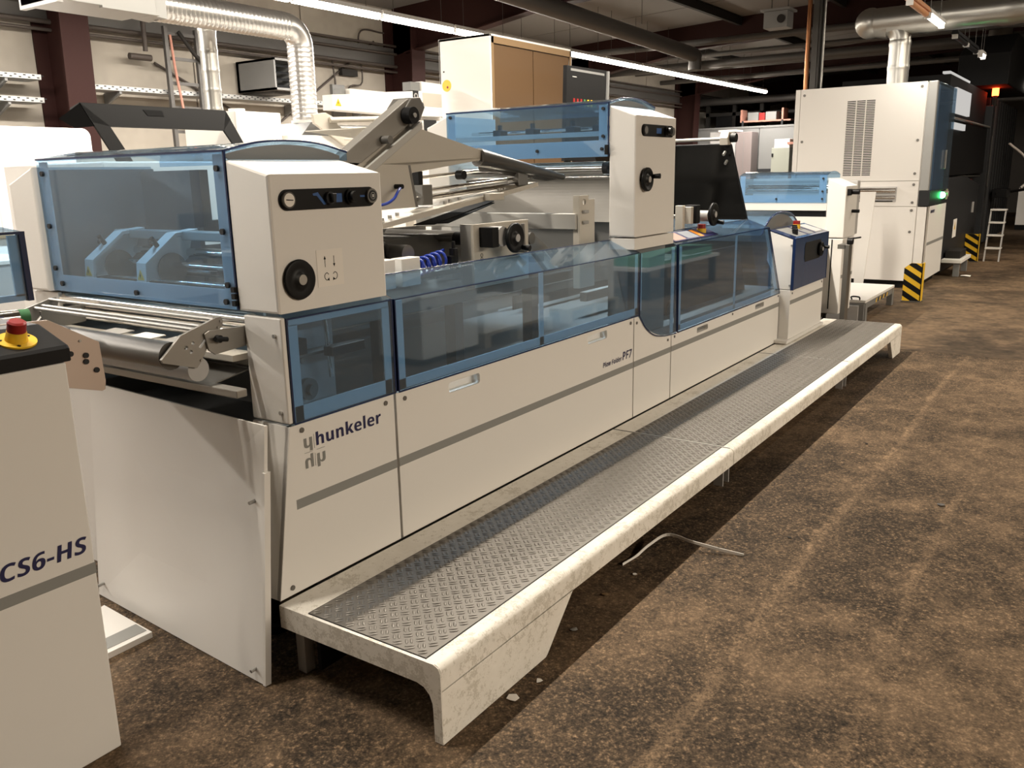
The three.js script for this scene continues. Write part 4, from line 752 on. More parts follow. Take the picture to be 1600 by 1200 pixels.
// ------------------------------------------------------------------ background, left: other machines behind the folder
{
  const b = thing('storage_cabinet', 'large bright white rounded cabinet by the back wall at the left', 'cabinet', [2.5, 0, -9.6]);
  part(b, 'body', ext(rrect(-1.0, 5.46, 1.10, 2.17, .09), 'xy', -9.9, -9.3, .01), M.white); part(b, 'worktop', bx(-1.0, 4.72, 1.065, 1.098, -9.9, -9.26, .004), M.woodEdge, 'thin wooden edge');
  part(b, 'lower_body', bx(-1.0, 4.72, .10, 1.064, -9.9, -9.3, .006), M.white); part(b, 'plinth', bx(-.9, 4.65, 0, .10, -9.8, -9.4), M.greyPaint); part(b, 'back_body', bx(4.72, 5.40, 0, 1.10, -9.9, -9.5), M.white);
  part(b, 'seam', bx(4.385, 4.40, 1.12, 2.0, -9.301, -9.297), M.midGrey);
  const g = thing('storage_cabinet', 'grey cabinet standing low behind the blue guard at the left', 'cabinet', [2.4, 0, -6.3]);
  part(g, 'body', bx(1.6, 3.08, .1, 1.085, -6.6, -6.0, .006), M.midGrey); part(g, 'top', bx(1.58, 3.10, 1.085, 1.11, -6.62, -5.98, .004), M.whiteDull); part(g, 'plinth', bx(1.65, 3.0, 0, .1, -6.5, -6.1), M.dark);
  const m = thing('printing_machine', 'white machine with raised black hood frame behind the first tower', 'machine', [3.4, 0, -4.6]);
  part(m, 'body', bx(2.46, 4.5, .15, 1.70, -5.1, -4.12, .01), M.white); part(m, 'plinth', bx(2.5, 4.45, 0, .15, -5.05, -4.2), M.dark);
  part(m, 'top_box', [bx(3.36, 3.70, 1.70, 1.985, -4.7, -4.22, .008), bx(3.72, 4.32, 1.70, 1.86, -4.6, -4.2, .008)], M.white);
  part(m, 'chimney', cylY(3.6, -4.5, 1.98, 2.02, .05, 16), M.white);
  // black hood frame: folded rim, window opening
  const q = (x, y) => [x, y, -4.2 + (1.97 - y) * .25];
  const hood = part(m, 'hood_frame', [plate([q(2.43, 1.975), q(3.28, 1.975), q(3.30, 1.93), q(3.235, 1.868), q(2.555, 1.868), q(2.47, 1.885)], .012), plate([q(2.43, 1.975), q(2.555, 1.868), q(2.63, 1.70), q(2.545, 1.70)], .012), plate([q(3.28, 1.975), q(3.375, 1.74), q(3.305, 1.74), q(3.235, 1.868)], .012)], M.black, 'raised black hood frame');
  part(hood, 'folded_rim', [plate([[2.43, 1.975, -4.2], [3.28, 1.975, -4.2], [3.26, 1.955, -4.31], [2.44, 1.955, -4.31]], .008), plate([[2.43, 1.975, -4.2], [2.475, 1.868, -4.175], [2.42, 1.862, -4.25], [2.365, 1.905, -4.29]], .008)], M.black);
  part(hood, 'grip_slot', plate([q(2.76, 1.957), q(2.87, 1.957), q(2.875, 1.928), q(2.78, 1.928)], .016), M.blackMatte);
  part(m, 'gable_plate', bx(2.60, 3.36, 1.70, 1.76, -4.6, -4.55), M.creamMetal);
  // winding frame with rollers to the right
  const f = thing('winding_frame', 'bare metal frame with rollers behind the inclined beam', 'machine', [4.25, 0, -4.1]);
  part(f, 'side_bracket', ext([[3.92, 1.985], [4.03, 2.0], [4.12, 1.965], [4.13, 1.93], [4.30, 1.84], [4.30, 1.79], [4.18, 1.80], [3.93, 1.93]].reverse(), 'xy', -4.20, -4.18, .002), M.creamMetal);
  part(f, 'cross_rod', [rod([4.05, 1.955, -4.17], [4.66, 1.985, -4.10], .018, 12)], M.creamMetal); part(f, 'winding_roller', rod([4.10, 1.905, -4.25], [4.70, 1.915, -4.22], .026, 16), M.steelDull);
  part(f, 'cross_rod', rod([4.18, 1.84, -4.2], [4.8, 1.865, -4.2], .022, 12), M.creamMetal); part(f, 'red_clip', bx(4.55, 4.585, 1.945, 1.972, -4.12, -4.08), M.red);
  for (const x of [4.55, 4.85]) part(f, 'upright', bx(x, x + .08, 0, 1.88, -4.28, -4.2, .006), M.creamMetal);
  part(f, 'label_strip', bx(4.45, 4.72, 1.955, 1.965, -4.19, -4.05), M.paper);
  // overhanging white unit with warning signs
  const u = thing('overhead_unit', 'bright white overhanging unit with warning signs beside the wooden-backed cabinet', 'machine', [6.1, 0, -5.7]);
  part(u, 'housing', ext([[5.39, 2.152], [5.39, 2.275], [5.60, 2.29], [5.60, 2.335], [6.05, 2.335], [6.55, 2.375], [6.55, 2.46], [6.85, 2.455], [6.85, 2.15], [6.3, 2.14]].reverse(), 'xy', -5.62, -5.5, .006), M.white);
  warnTriangle(u, 5.455, 2.215, -5.499, .035); const sg = part(u, 'sign', bx(6.42, 6.50, 2.28, 2.37, -5.5, -5.498), M.charcoal); part(sg, 'symbol', ring(6.46, 2.325, -5.497, .02, .006), M.midGrey);
  part(u, 'window', bx(6.56, 6.84, 2.24, 2.36, -5.501, -5.497), M.creamMetal); part(u, 'cap', bx(5.53, 5.60, 2.29, 2.335, -5.62, -5.55), M.greyPaint); part(u, 'cap', bx(6.42, 6.55, 2.375, 2.45, -5.62, -5.52), M.greyPaint);
  part(u, 'column', ext([[6.35, 0], [6.95, 0], [6.95, 2.15], [6.55, 2.15], [6.70, 1.95], [6.35, 1.5]], 'xy', -5.9, -5.55, .006), M.white); part(u, 'vent', bx(6.62, 6.8, 1.98, 2.12, -5.55, -5.54), M.charcoal);
  part(u, 'body', bx(5.2, 6.35, 0, 1.62, -5.80, -5.3, .01), M.white);
}
{
  const c = thing('tall_cabinet', 'tall white-sided cabinet with brown wooden doors behind the second tower', 'cabinet', [7.72, 0, -5.3]);
  part(c, 'carcass', [bx(6.97, 6.995, 0, 2.88, -5.615, -5.0, .003), bx(8.445, 8.47, 0, 2.88, -5.615, -5.0, .003), bx(6.97, 8.47, 2.855, 2.88, -5.615, -5.0, .003), bx(6.97, 8.47, 0, 2.88, -5.615, -5.60)], M.white);
  part(c, 'edge_band', [bx(6.992, 7.02, 0, 2.86, -5.0, -4.992), bx(8.42, 8.448, 0, 2.86, -5.0, -4.992), bx(6.992, 8.448, 2.80, 2.86, -5.0, -4.992)], M.woodEdge);
  part(c, 'wooden_door', bx(7.02, 7.715, .05, 2.80, -5.03, -5.008, .002), M.wood); part(c, 'wooden_door', bx(7.73, 8.42, .05, 2.80, -5.03, -5.008, .002), M.wood);
  const st = part(c, 'round_sticker', rod([6.97, 2.45, -5.53], [6.968, 2.45, -5.53], .055, 28), M.yellow, 'round yellow sticker'); part(st, 'print', [rod([6.968, 2.435, -5.52], [6.9675, 2.435, -5.52], .012, 10)], M.red);
  part(c, 'screw', [rod([6.97, 2.58, -5.56], [6.966, 2.58, -5.56], .008, 8)], M.dark);
  const d = thing('display_board', 'black board with red and yellow label cards behind the second cover', 'board', [7.0, 0, -4.0]);
  part(d, 'board', ext([[6.66, 1.7], [7.36, 1.7], [7.41, 2.505], [6.70, 2.495]], 'xy', -4.04, -4.0, .004), M.black);
  part(d, 'header', bx(6.76, 7.36, 2.455, 2.475, -4.0, -3.997), M.greyPaint); part(d, 'header_text', bx(6.79, 6.86, 2.405, 2.412, -4.0, -3.998), M.midGrey);
  [M.red, M.red, M.red, M.greenFelt, M.yellow, M.yellow, M.greenFelt, M.red].forEach((mt, i) => part(d, 'label_card', bx(6.80 + i * .062, 6.826 + i * .062, 2.17, 2.23, -4.0, -3.996), mt));
  part(d, 'frame_bar', ext([[7.37, 1.7], [7.40, 1.7], [7.45, 2.50], [7.42, 2.50]], 'xy', -4.05, -3.99), M.greyPaint); for (const x of [6.72, 7.30]) part(d, 'stand_leg', bx(x, x + .05, 0, 1.72, -4.05, -4.01), M.dark);
}
// ------------------------------------------------------------------ services on the back wall
{
  function tray(x0, x1, y, label) {
    const t = thing('cable_tray', label, 'cable tray', [(x0 + x1) / 2, y, -10.3], 'cable trays');
    part(t, 'tray_bed', bx(x0, x1, y - .06, y - .055, -10.52, -10.22), M.zinc); part(t, 'tray_side', bx(x0, x1, y - .06, y, -10.225, -10.22), M.zinc);
    const holes = []; for (let x = x0 + .05; x < x1 - .05; x += .10) for (const k of [0, 1]) holes.push(bx(x + k * .05, x + k * .05 + .028, y - .045 + k * .024, y - .032 + k * .024, -10.2199, -10.2185));
    part(t, 'perforation', holes, M.charcoal).userData.kind = 'stuff';
    for (let x = x0 + .4; x < x1; x += 1.45) part(t, 'wall_bracket', ext([[-10.58, y - .06], [-10.23, y - .06], [-10.23, y - .09], [-10.58, y - .22]].reverse(), 'zy', x, x + .03), M.greyPaint);
  }
  tray(-4, 5.5, 2.80, 'upper perforated cable tray on the wall left of the nearest column'); tray(-4, 5.5, 2.55, 'lower perforated cable tray on the wall left of the nearest column');
  tray(6.05, 11.5, 2.74, 'perforated cable tray on the wall between the two brown columns');
  [[3.42, .028], [3.33, .02], [3.62, .022], [3.75, .018]].forEach(([y, r], k) => solo('wall_pipe', `${['thicker dark pipe along the wall above the trays', 'thin dark pipe just under the thicker wall pipe', 'upper rusty pipe below the eaves beam', 'topmost thin conduit along the wall'][k]}`, 'pipe', cylX(y, -10.45, -6, 30, r, 10), M.pipe, [10, y, -10.45]));
  const eb = solo('eaves_beam', 'long grey eaves beam along the top of the back wall', 'beam', bx(-10, 30, 3.45, 3.72, -10.58, -10.50), M.pipeGrey, [10, 3.5, -10.55]);
  // ladder tray going up the wall
  const l = thing('ladder_tray', 'vertical cable ladder with red cables on the back wall', 'cable tray', [7.35, 2.1, -10.16]);
  part(l, 'rail', bx(7.10, 7.15, 1.9, 3.5, -10.19, -10.14), M.pipeGrey); part(l, 'rail', bx(7.56, 7.61, 1.9, 3.5, -10.19, -10.14), M.pipeGrey);
  for (let y = 2.2; y < 3.4; y += .3) part(l, 'rung', bx(7.15, 7.56, y, y + .04, -10.18, -10.16), M.pipeGrey);
  part(l, 'cable', tube([[7.27, 1.9, -10.13], [7.26, 2.4, -10.12], [7.20, 3.0, -10.13], [7.18, 3.4, -10.14]], .018, 30, 6), M.brick); part(l, 'cable', tube([[7.30, 3.45, -10.13], [7.5, 3.2, -10.12], [7.75, 2.95, -10.11], [7.80, 2.4, -10.14]], .025, 30, 6), M.dark);
  part(l, 'pipe_loop', tube([[6.95, 3.2, -10.35], [6.95, 3.75, -10.3], [7.02, 3.9, -10.25], [7.15, 3.9, -10.2], [7.2, 3.75, -10.2]], .03, 30, 8), M.pipe); part(l, 'valve_wheel', [rod([6.75, 3.13, -10.4], [7.05, 3.13, -10.4], .04, 10)], M.pipe);
  // ventilator box
  const a = thing('fan_box', 'grey ventilator box mounted high on the back wall', 'fan', [8.75, 2.9, -10.2]);
  part(a, 'housing', [bx(8.50, 8.53, 2.80, 3.22, -10.55, -9.76), bx(8.50, 9.0, 2.80, 2.83, -10.55, -9.76), bx(8.50, 9.0, 3.19, 3.22, -10.55, -9.76), bx(8.97, 9.0, 2.80, 3.22, -10.55, -9.76), bx(8.50, 9.0, 2.80, 3.22, -10.55, -10.5)], M.greyPaint);
  for (let i = 0; i < 4; i++) part(a, 'louvre', plate([[8.53, 2.87 + i * .09, -9.84], [8.97, 2.87 + i * .09, -9.84], [8.97, 2.84 + i * .09, -9.78], [8.53, 2.84 + i * .09, -9.78]], .006), M.charcoal);
  part(a, 'wall_bracket', bx(8.6, 8.9, 2.76, 2.80, -10.58, -9.9), M.pipeGrey);
  // diagonal bracing and electrics
  solo('wall_brace', 'thin diagonal brace rod falling to the right across the wall', 'brace', rod([7.2, 3.1, -10.56], [9.6, 2.0, -10.56], .018, 8), M.pipe, [8.4, 2.5, -10.35]);
  solo('wall_brace', 'thin diagonal brace rod rising to the right towards the roof', 'brace', rod([9.2, 2.4, -10.575], [11.4, 3.8, -10.575], .018, 8), M.pipe, [10.4, 3, -10.3]);
  const s = thing('switch_board', 'cluster of conduits and sockets on the wall above the white unit', 'electrics', [10.7, 2.6, -10.5]);
  part(s, 'board', bx(10.35, 10.62, 2.55, 3.05, -10.6, -10.54), M.greyPaint); part(s, 'conduit', tube([[10.4, 3.05, -10.52], [10.4, 3.5, -10.52], [10.7, 3.56, -10.52]], .016, 16, 6), M.pipe); part(s, 'conduit', tube([[10.6, 2.9, -10.52], [10.75, 3.05, -10.52], [11.0, 3.1, -10.52], [11.02, 3.9, -10.52], [11.6, 3.95, -10.52]], .014, 30, 6), M.pipe);
  part(s, 'cable_coil', [ring(9.75, 3.05, -10.5, .2, .012), ring(9.5, 3.12, -10.5, .12, .01)], M.pipe); part(s, 'junction_box', bx(10.55, 10.9, 3.2, 3.3, -10.58, -10.5), M.dark);
}
// ------------------------------------------------------------------ ventilation ducts
function ridged(r, L, pitch, amp) { const p = []; const n = Math.round(L / pitch); for (let i = 0; i < n; i++) { p.push(new THREE.Vector2(r, i * pitch)); p.push(new THREE.Vector2(r, i * pitch + pitch * .72)); p.push(new THREE.Vector2(r + amp, i * pitch + pitch * .8)); p.push(new THREE.Vector2(r + amp, i * pitch + pitch * .92)); } p.push(new THREE.Vector2(r, n * pitch)); return new THREE.LatheGeometry(p, 32); }
{
  const x = 5.72, z = -6.2, r = .115;
  const d = thing('ventilation_duct', 'shiny ribbed silver duct that bends down behind the first tower', 'duct', [x, 2.0, z]);
  part(d, 'vertical_run', ridged(r, .64, .040, .0032).translate(x, 2.10, z), M.duct);
  const el = new THREE.TorusGeometry(.16, r, 20, 16, Math.PI / 2); el.translate(x - .16, 2.74, z); part(d, 'elbow', el, M.duct);
  const h = ridged(r, 1.28, .040, .0032); h.rotateZ(Math.PI / 2); h.translate(x - .16, 2.90, z); part(d, 'horizontal_run', h, M.duct);
  part(d, 'transition_box', [bx(3.40, 4.16, 2.80, 3.12, z - .25, z + .2, .004), ext([[4.16, 2.80], [4.30, 2.79], [4.30, 3.01], [4.16, 3.12]], 'xy', z - .12, z + .12)], M.zinc);
  part(d, 'flange', [bx(3.72, 4.17, 2.785, 2.80, z + .18, z + .22), bx(3.40, 3.44, 2.78, 3.14, z - .27, z + .22)], M.zinc);
  part(d, 'collar', [cylY(x, z, 2.085, 2.11, r + .012, 28)], M.white); part(d, 'hood_adapter', ext([[x - .28, 1.6], [x + .18, 1.6], [x + .12, 2.085], [x - .12, 2.085], [x - .28, 1.93]], 'xy', z - .2, z + .2), M.greyPaint);
  part(d, 'machine_stub', bx(x - .6, x + .4, 0, 1.6, z - .3, z + .3), M.white);
  const e = thing('ventilation_duct', 'plain silver upright duct between the cable ladder and the ribbed duct', 'duct', [5.04, 1.9, -6.6]);
  part(e, 'vertical_run', ridged(.075, 1.0, .16, .003).translate(5.04, 1.9, -6.6), M.ductDull); part(e, 'reducer', cylY(5.04, -6.6, 2.9, 3.0, .075, 28, .09), M.ductDull); part(e, 'hanger', cylY(5.04, -6.6, 3.0, roofY(-6.6), .05, 12), M.ductDull); part(e, 'floor_stub', cylY(5.04, -6.6, 0, 1.9, .075, 20), M.ductDull);
}
{
  const d = thing('ventilation_duct', 'long dull grey duct hanging under the roof above the wooden-backed cabinet', 'duct', [11, 4.0, -6.9]);
  part(d, 'horizontal_run', rod([7.0, 4.0, -6.9], [16.2, 3.72, -6.9], .13, 20), M.pipeGrey); part(d, 'end_elbow', new THREE.SphereGeometry(.14, 16, 12).translate(16.25, 3.70, -6.9), M.pipeGrey); part(d, 'drop', cylY(16.28, -6.9, 3.45, 3.72, .12, 18), M.pipeGrey);
  for (const x of [8, 11, 14]) part(d, 'hanger', rod([x, 4.0, -6.9], [x, roofY(-6.9), -6.9], .006, 5), M.pipeGrey);
}
// pipes crossing the hall at the far end
[[16.4, 3.95, .06], [18.6, 4.0, .05], [19.6, 3.92, .09], [21.0, 4.0, .05], [22.5, 3.9, .06], [24.9, 3.5, .10], [26, 3.2, .06]].forEach(([x, y, r], k) => solo('ceiling_pipe', `grey pipe crossing the hall under the roof, ${ord(k)} from the viewer`, 'pipe', cylZ(x, y, -10.5, 4, r, 12), M.pipeGrey, [x, y, -3], 'pipes crossing the hall'));
// post with copper pipe in the middle distance
{
  const p = thing('steel_post', 'slim steel post with a copper pipe beside the big white cabinet', 'column', [14.4, 0, -4.15]);
  part(p, 'post', [bx(14.33, 14.37, 0, 4.6, -4.16, -4.06), bx(14.33, 14.47, 0, 4.6, -4.07, -4.05)], M.pipeGrey); part(p, 'copper_pipe', cylY(14.38, -4.23, 0, 4.6, .035, 12), M.copper); part(p, 'conduit', cylY(14.45, -4.02, 0, 4.6, .025, 10), M.ductDull);
  const f = thing('roof_heater', 'pale box heater with a round fan hanging beside the slim post', 'heater', [13.9, 3.6, -4.75]);
  part(f, 'housing', bx(13.7, 14.0, 3.66, 3.90, -4.72, -4.36, .01), M.greyPaint); part(f, 'fan_ring', [rod([13.7, 3.78, -4.45], [13.68, 3.78, -4.45], .06, 20)], M.dark); part(f, 'flange', bx(13.66, 14.04, 3.90, 3.93, -4.76, -4.32), M.greyPaint); for (const z of [-4.65, -4.4]) part(f, 'hanger', rod([13.85, 3.93, z], [13.85, roofY(z), z], .008, 5), M.pipeGrey);
}
// ------------------------------------------------------------------ big white cabinet at the right, with its duct
{
  const X = 12.5, ZR = -2.0;
  const c = thing('dryer_cabinet', 'big white cabinet with slotted vent and dark window at the right', 'machine', [13.2, 0, -2.9]);
  part(c, 'body', bx(X + .01, 13.93, .10, 2.63, -3.80, ZR - .13), M.whiteDull);
  const pan = (z0, z1, y0, y1, holes) => part(c, 'cover_panel', ext([[z0, y0], [z1, y0], [z1, y1], [z0, y1]], 'zy', X - .012, X + .012, .003, holes), M.white);
  pan(-3.80, -3.735, 1.41, 2.64); const vent = pan(-3.73, -2.14, 1.41, 2.64); const mid = pan(-3.80, -2.14, 1.08, 1.404); pan(-3.80, -2.14, .10, 1.074); pan(-2.13, -2.02, .10, 1.074);
  // rows of vent slots, three columns
  const slots = []; for (let k = 0; k < 3; k++) for (let i = 0; i < 44; i++) { const z = -3.105 + k * .122, y = 1.485 + i * .0222; slots.push(bx(X - .0135, X - .011, y, y + .0115, z, z + .108)); }
  part(vent, 'vent_slot', slots, M.dark).userData.kind = 'stuff';
  for (const [y, z] of [[2.56, -3.68], [1.95, -3.68], [2.58, -2.2], [1.92, -2.2], [1.50, -2.2], [1.36, -2.2], [1.13, -2.2], [1.03, -2.2], [.75, -2.2]]) part(c, 'screw', rod([X - .01, y, z], [X - .018, y, z], .018, 10), M.steelDull);
  part(mid, 'slot_recess', bx(X - .02, X - .011, 1.14, 1.335, -3.3, -2.40), M.midGrey); part(mid, 'slot_roller', [cylZ(X - .035, 1.29, -3.3, -2.41, .035, 18), cylZ(X - .03, 1.20, -3.3, -2.41, .022, 16)], M.chrome); part(mid, 'slot_gap', bx(X - .024, X - .02, 1.14, 1.155, -3.3, -2.44), M.black);
  part(c, 'pillar', bx(X - .01, X + .10, 1.28, 2.64, -2.13, ZR - .02, .01), M.zinc);
  const fr = part(c, 'window', bx(X + .08, 13.93, 1.28, 2.63, ZR - .012, ZR, .004), M.glassBlue, 'dark blue tinted window'); part(fr, 'frame', [bx(X + .08, 13.93, 1.28, 2.63, ZR - .09, ZR - .07)], std(lin(.12, .15, .19), .4)); part(fr, 'handle', bx(13.35, 13.38, 1.55, 1.80, ZR, ZR + .03, .006), M.steel);
  part(c, 'dark_band', bx(X - .015, 13.93, 1.085, 1.28, -2.13, ZR + .005, .004), M.charcoal); part(c, 'indicator_lamp', new THREE.SphereGeometry(.045, 16, 12).translate(13.35, 1.20, ZR + .02), M.lampGreen, 'green lamp'); part(c, 'knob', [cylZ(13.62, 1.21, ZR, ZR + .06, .04, 14), bx(13.75, 13.85, 1.13, 1.27, ZR, ZR + .02)], M.bracketPlate);
  const lo = part(c, 'lower_door', bx(X + .11, 13.93, .10, 1.075, ZR - .03, ZR, .006), M.white); part(lo, 'stripe', bx(X + .11, 13.93, .565, .605, ZR, ZR + .001), M.stripe); part(lo, 'lettering', letters('hunkeler', fontBold, 12.68, .985, ZR + .002, .05, .32), M.navy);
  part(c, 'plinth', bx(X + .08, 13.85, 0, .10, -3.7, ZR - .08), M.black);
  const d = thing('ventilation_duct', 'wide silver duct rising from the big white cabinet and crossing to the right', 'duct', [13.2, 2.63, -2.65]);
  part(d, 'vertical_run', ridged(.135, .62, .31, .006).translate(13.2, 2.63, -2.65), M.ductDull);
  part(d, 'elbow', (() => { const g = new THREE.TorusGeometry(.19, .135, 18, 12, Math.PI / 2); g.rotateY(-Math.PI / 2); g.translate(13.2, 3.25, -2.84); return g; })(), M.ductDull);
  part(d, 'knee', [rod([13.2, 3.44, -2.80], [13.2, 3.49, -3.05], .16, 20), new THREE.SphereGeometry(.20, 20, 14).translate(13.2, 3.50, -3.05)], M.ductDull);
  const h = ridged(.185, 7.2, .9, .008); h.rotateX(Math.PI / 2); h.translate(13.2, 3.5, -3.05); part(d, 'horizontal_run', h, M.ductDull);
  for (const z of [-2.6, -.4, 2]) part(d, 'hanger', rod([13.2, 3.68, z], [13.2, roofY(z), z], .008, 5), M.pipeGrey);
}
// roller table, striped corner posts, steps
solo('leaning_board', 'narrow bright white board standing between the third tower and the big white cabinet', 'board', hexa([[11.36, 0, -2.60], [11.36, 0, -2.50], [11.38, 0, -2.50], [11.38, 0, -2.60]], [[11.36, 1.30, -2.60], [11.36, 1.30, -2.42], [11.38, 1.30, -2.42], [11.38, 1.30, -2.60]]), M.white, [11.37, 0, -2.55]);
{
  const t = thing('lift_table', 'low lift table with white top and yellow-black edge beside the big white cabinet', 'table', [10.2, 0, -2.35]);
  part(t, 'table_top', bx(9.50, 10.95, .205, .235, -3.0, -2.04, .004), M.whiteDull); part(t, 'side_rail', [bx(9.50, 10.95, .14, .20, -2.07, -2.045, .002), bx(9.48, 9.52, .02, .20, -3.0, -2.05, .002)], M.greyPaint);
  for (let i = 0; i < 7; i++) part(t, 'hazard_mark', ext([[10.0 + i * .09, .15], [10.045 + i * .09, .15], [10.08 + i * .09, .19], [10.035 + i * .09, .19]], 'xy', -2.045, -2.043), i % 2 ? M.black : M.hazYellow);
  for (const [x, z] of [[9.52, -2.07], [10.85, -2.07], [9.52, -2.97], [10.85, -2.97]]) part(t, 'leg', bx(x, x + .09, 0, .2, z - .03, z + .03, .003), M.greyPaint);
  part(t, 'handle', [tube([[9.50, .24, -2.18], [9.47, .27, -2.18], [9.47, .27, -2.10], [9.50, .24, -2.10]], .008, 16, 6)], M.black);
  part(t, 'bumper', bx(9.45, 9.50, .0, .18, -2.9, -2.1, .004), M.midGrey);
}
function corner(x, z0, z1, h, cut, label) {
  const c = thing('corner_guard', label, 'bollard', [x, 0, (z0 + z1) / 2], 'striped corner guards');
  const w = z1 - z0, P = [[z0, 0], [z1, 0], [z1, h], [z0 + (cut ? w * .35 : 0), h], [z0, h - (cut ? .06 : 0)]];
  part(c, 'guard_plate', [ext(P, 'zy', x, x + .012), bx(x, x + .14, 0, h, z1 - .012, z1)], M.hazYellow);
  part(c, 'base_plate', bx(x - .02, x + .14, 0, .012, z0 - .01, z1 + .01), M.steelDull);
  const top = (z) => cut && z < z0 + w * .35 ? h - .06 + .06 * (z - z0) / (w * .35) : h;
  for (let i = 0; i < 5; i++) {                                 // slanting black bands, clipped to the plate
    const y = -.06 + i * .135, P0 = [], P1 = [];
    for (let k = 0; k <= 8; k++) { const z = z0 + w * k / 8, yy = y + .13 * (1 - k / 8), a = Math.max(.004, Math.min(top(z), yy)), c2 = Math.max(.004, Math.min(top(z), yy + .07)); if (c2 - a > .002) { P0.push([z, a]); P1.unshift([z, c2]); } }
    if (P0.length > 1) part(c, 'black_stripe', ext([...P0, ...P1], 'zy', x - .0015, x), M.black);
  }
}
corner(11.26, -2.005, -1.80, .465, true, 'yellow and black striped corner guard in front of the big white cabinet');
corner(16.45, -2.02, -1.81, .465, false, 'yellow and black striped corner guard farther back by the black machine');
{
  const s = thing('step_ladder', 'small metal step ladder beside the farther striped corner guard', 'ladder', [16.9, 0, -1.62]);
  for (const z of [-1.74, -1.52]) part(s, 'rail', ext([[16.62, 0], [16.70, 0], [17.02, .86], [16.95, .86]], 'xy', z, z + .02), M.midGrey);
  for (let i = 0; i < 4; i++) part(s, 'step', bx(16.68 + i * .08, 16.90 + i * .08, .20 + i * .21, .225 + i * .21, -1.74, -1.50, .004), M.whiteDull);
  const p = thing('pallet', 'low grey trolley behind the big white cabinet', 'trolley', [14.6, 0, -1.9]);
  part(p, 'deck', bx(14.1, 15.1, .20, .25, -2.02, -1.75, .004), M.whiteDull); for (const x of [14.15, 14.95]) part(p, 'leg', bx(x, x + .08, 0, .2, -1.86, -1.78, .003), M.greyPaint); part(p, 'box', bx(14.3, 14.9, .25, .36, -2.0, -1.8, .006), M.dark);
}
// black presses behind
{
  const b = thing('digital_press', 'tall black press with pale screens and a red lamp at the far right', 'machine', [16.2, 0, -2.6]);
  part(b, 'console', ext([[14.2, .05], [17.6, .05], [17.6, 1.26], [15.9, 1.42], [14.2, 1.42]], 'xy', -2.9, -2.03, .01), M.charcoal);
  part(b, 'console_edge', plate([[15.5, 1.43, -2.02], [15.9, 1.425, -2.02], [17.6, 1.265, -2.02], [17.6, 1.255, -2.3], [15.5, 1.42, -2.3]].map((p, i) => p), .01), M.steelDull);
  part(b, 'upper_body', bx(14.1, 18.3, 1.45, 2.24, -3.6, -2.06, .01), M.black); part(b, 'upper_body', bx(14.1, 18.2, 2.24, 2.85, -3.6, -2.12, .01), M.blackMatte);
  part(b, 'screen', bx(14.05, 15.5, 2.32, 2.66, -2.06, -2.02), M.screenGlow, 'pale lit screen'); part(b, 'screen', bx(14.05, 15.2, 2.10, 2.19, -2.05, -2.02), M.screenGlow);
  part(b, 'top_light_strip', bx(14.2, 16.2, 2.87, 2.90, -2.25, -2.15), M.screenGlow);
  part(b, 'rail', rod([14.1, 2.25, -2.03], [18.2, 2.25, -2.03], .015, 8), M.steel);
  part(b, 'beacon', [cylY(18.45, -2.02, 2.62, 2.80, .04, 14)], M.dark); part(b, 'beacon_lamp', cylY(18.45, -2.02, 2.80, 2.93, .055, 16), M.lampRed, 'red signal lamp');
  part(b, 'pillar', bx(18.2, 18.5, 0, 2.62, -2.3, -2.0, .01), M.charcoal); part(b, 'pillar_strip', bx(18.49, 18.51, 1.2, 2.1, -2.06, -2.0), M.creamMetal);
  part(b, 'stop_button', cylY(17.0, -2.12, 1.31, 1.36, .04, 14), M.red); part(b, 'white_label', bx(15.0, 15.35, .50, .78, -2.03, -2.027), M.paper); warnTriangle(b, 15.17, .68, -2.027, .07);
  part(b, 'door_handle', bx(16.9, 16.96, .80, .98, -2.03, -2.0, .004), M.midGrey); part(b, 'plinth', bx(14.3, 18.4, 0, .06, -3.4, -2.1), M.black);
  const h = thing('exhaust_hood', 'black exhaust hood with a silver duct above the black press', 'hood', [19.4, 2.93, -2.15]);
  part(h, 'hood_body', ext([[17.6, 2.93], [21.2, 2.93], [21.2, 3.45], [20.4, 3.85], [18.6, 3.85], [17.6, 3.45]], 'xy', -2.55, -1.75, .02), M.blackMatte); part(h, 'duct_stub', rod([19.3, 3.8, -2.15], [19.8, 4.6, -2.15], .20, 20), M.ductDull); part(h, 'spot_lamp', new THREE.SphereGeometry(.05, 12, 8).translate(20.6, 3.1, -1.72), M.lampGlowSoft);
  const k = thing('digital_press', 'dark grey curtained machine beyond the step ladder at the right edge', 'machine', [21, 0, -2.2]);
  part(k, 'body', bx(18.7, 23, .1, 2.8, -3.4, -2.1, .02), M.black); for (let i = 0; i < 9; i++) part(k, 'curtain_fold', cylY(19.0 + i * .42, -2.06, .15, 2.75, .07, 8), M.charcoal); part(k, 'plinth', bx(18.8, 22.9, 0, .1, -3.3, -2.2), M.black);
  part(k, 'arm', [rod([18.9, 1.05, -1.9], [20.5, 1.10, -1.5], .03, 8), bx(18.9, 19.5, .98, 1.14, -1.95, -1.7, .01)], M.black); part(k, 'hose', tube([[20.5, 2.0, -1.9], [20.7, 1.7, -1.6], [20.6, 1.3, -1.5], [20.3, 1.12, -1.6]], .025, 24, 6), M.paper);
  const w = thing('white_crate', 'bright white crate far down the gangway at the right edge', 'crate', [25.6, 0, -1.6]);
  part(w, 'body', bx(25, 26.2, .12, 1.0, -2.0, -.6, .01), M.white); part(w, 'base', bx(25, 26.2, 0, .12, -2.0, -.6), M.black);
}
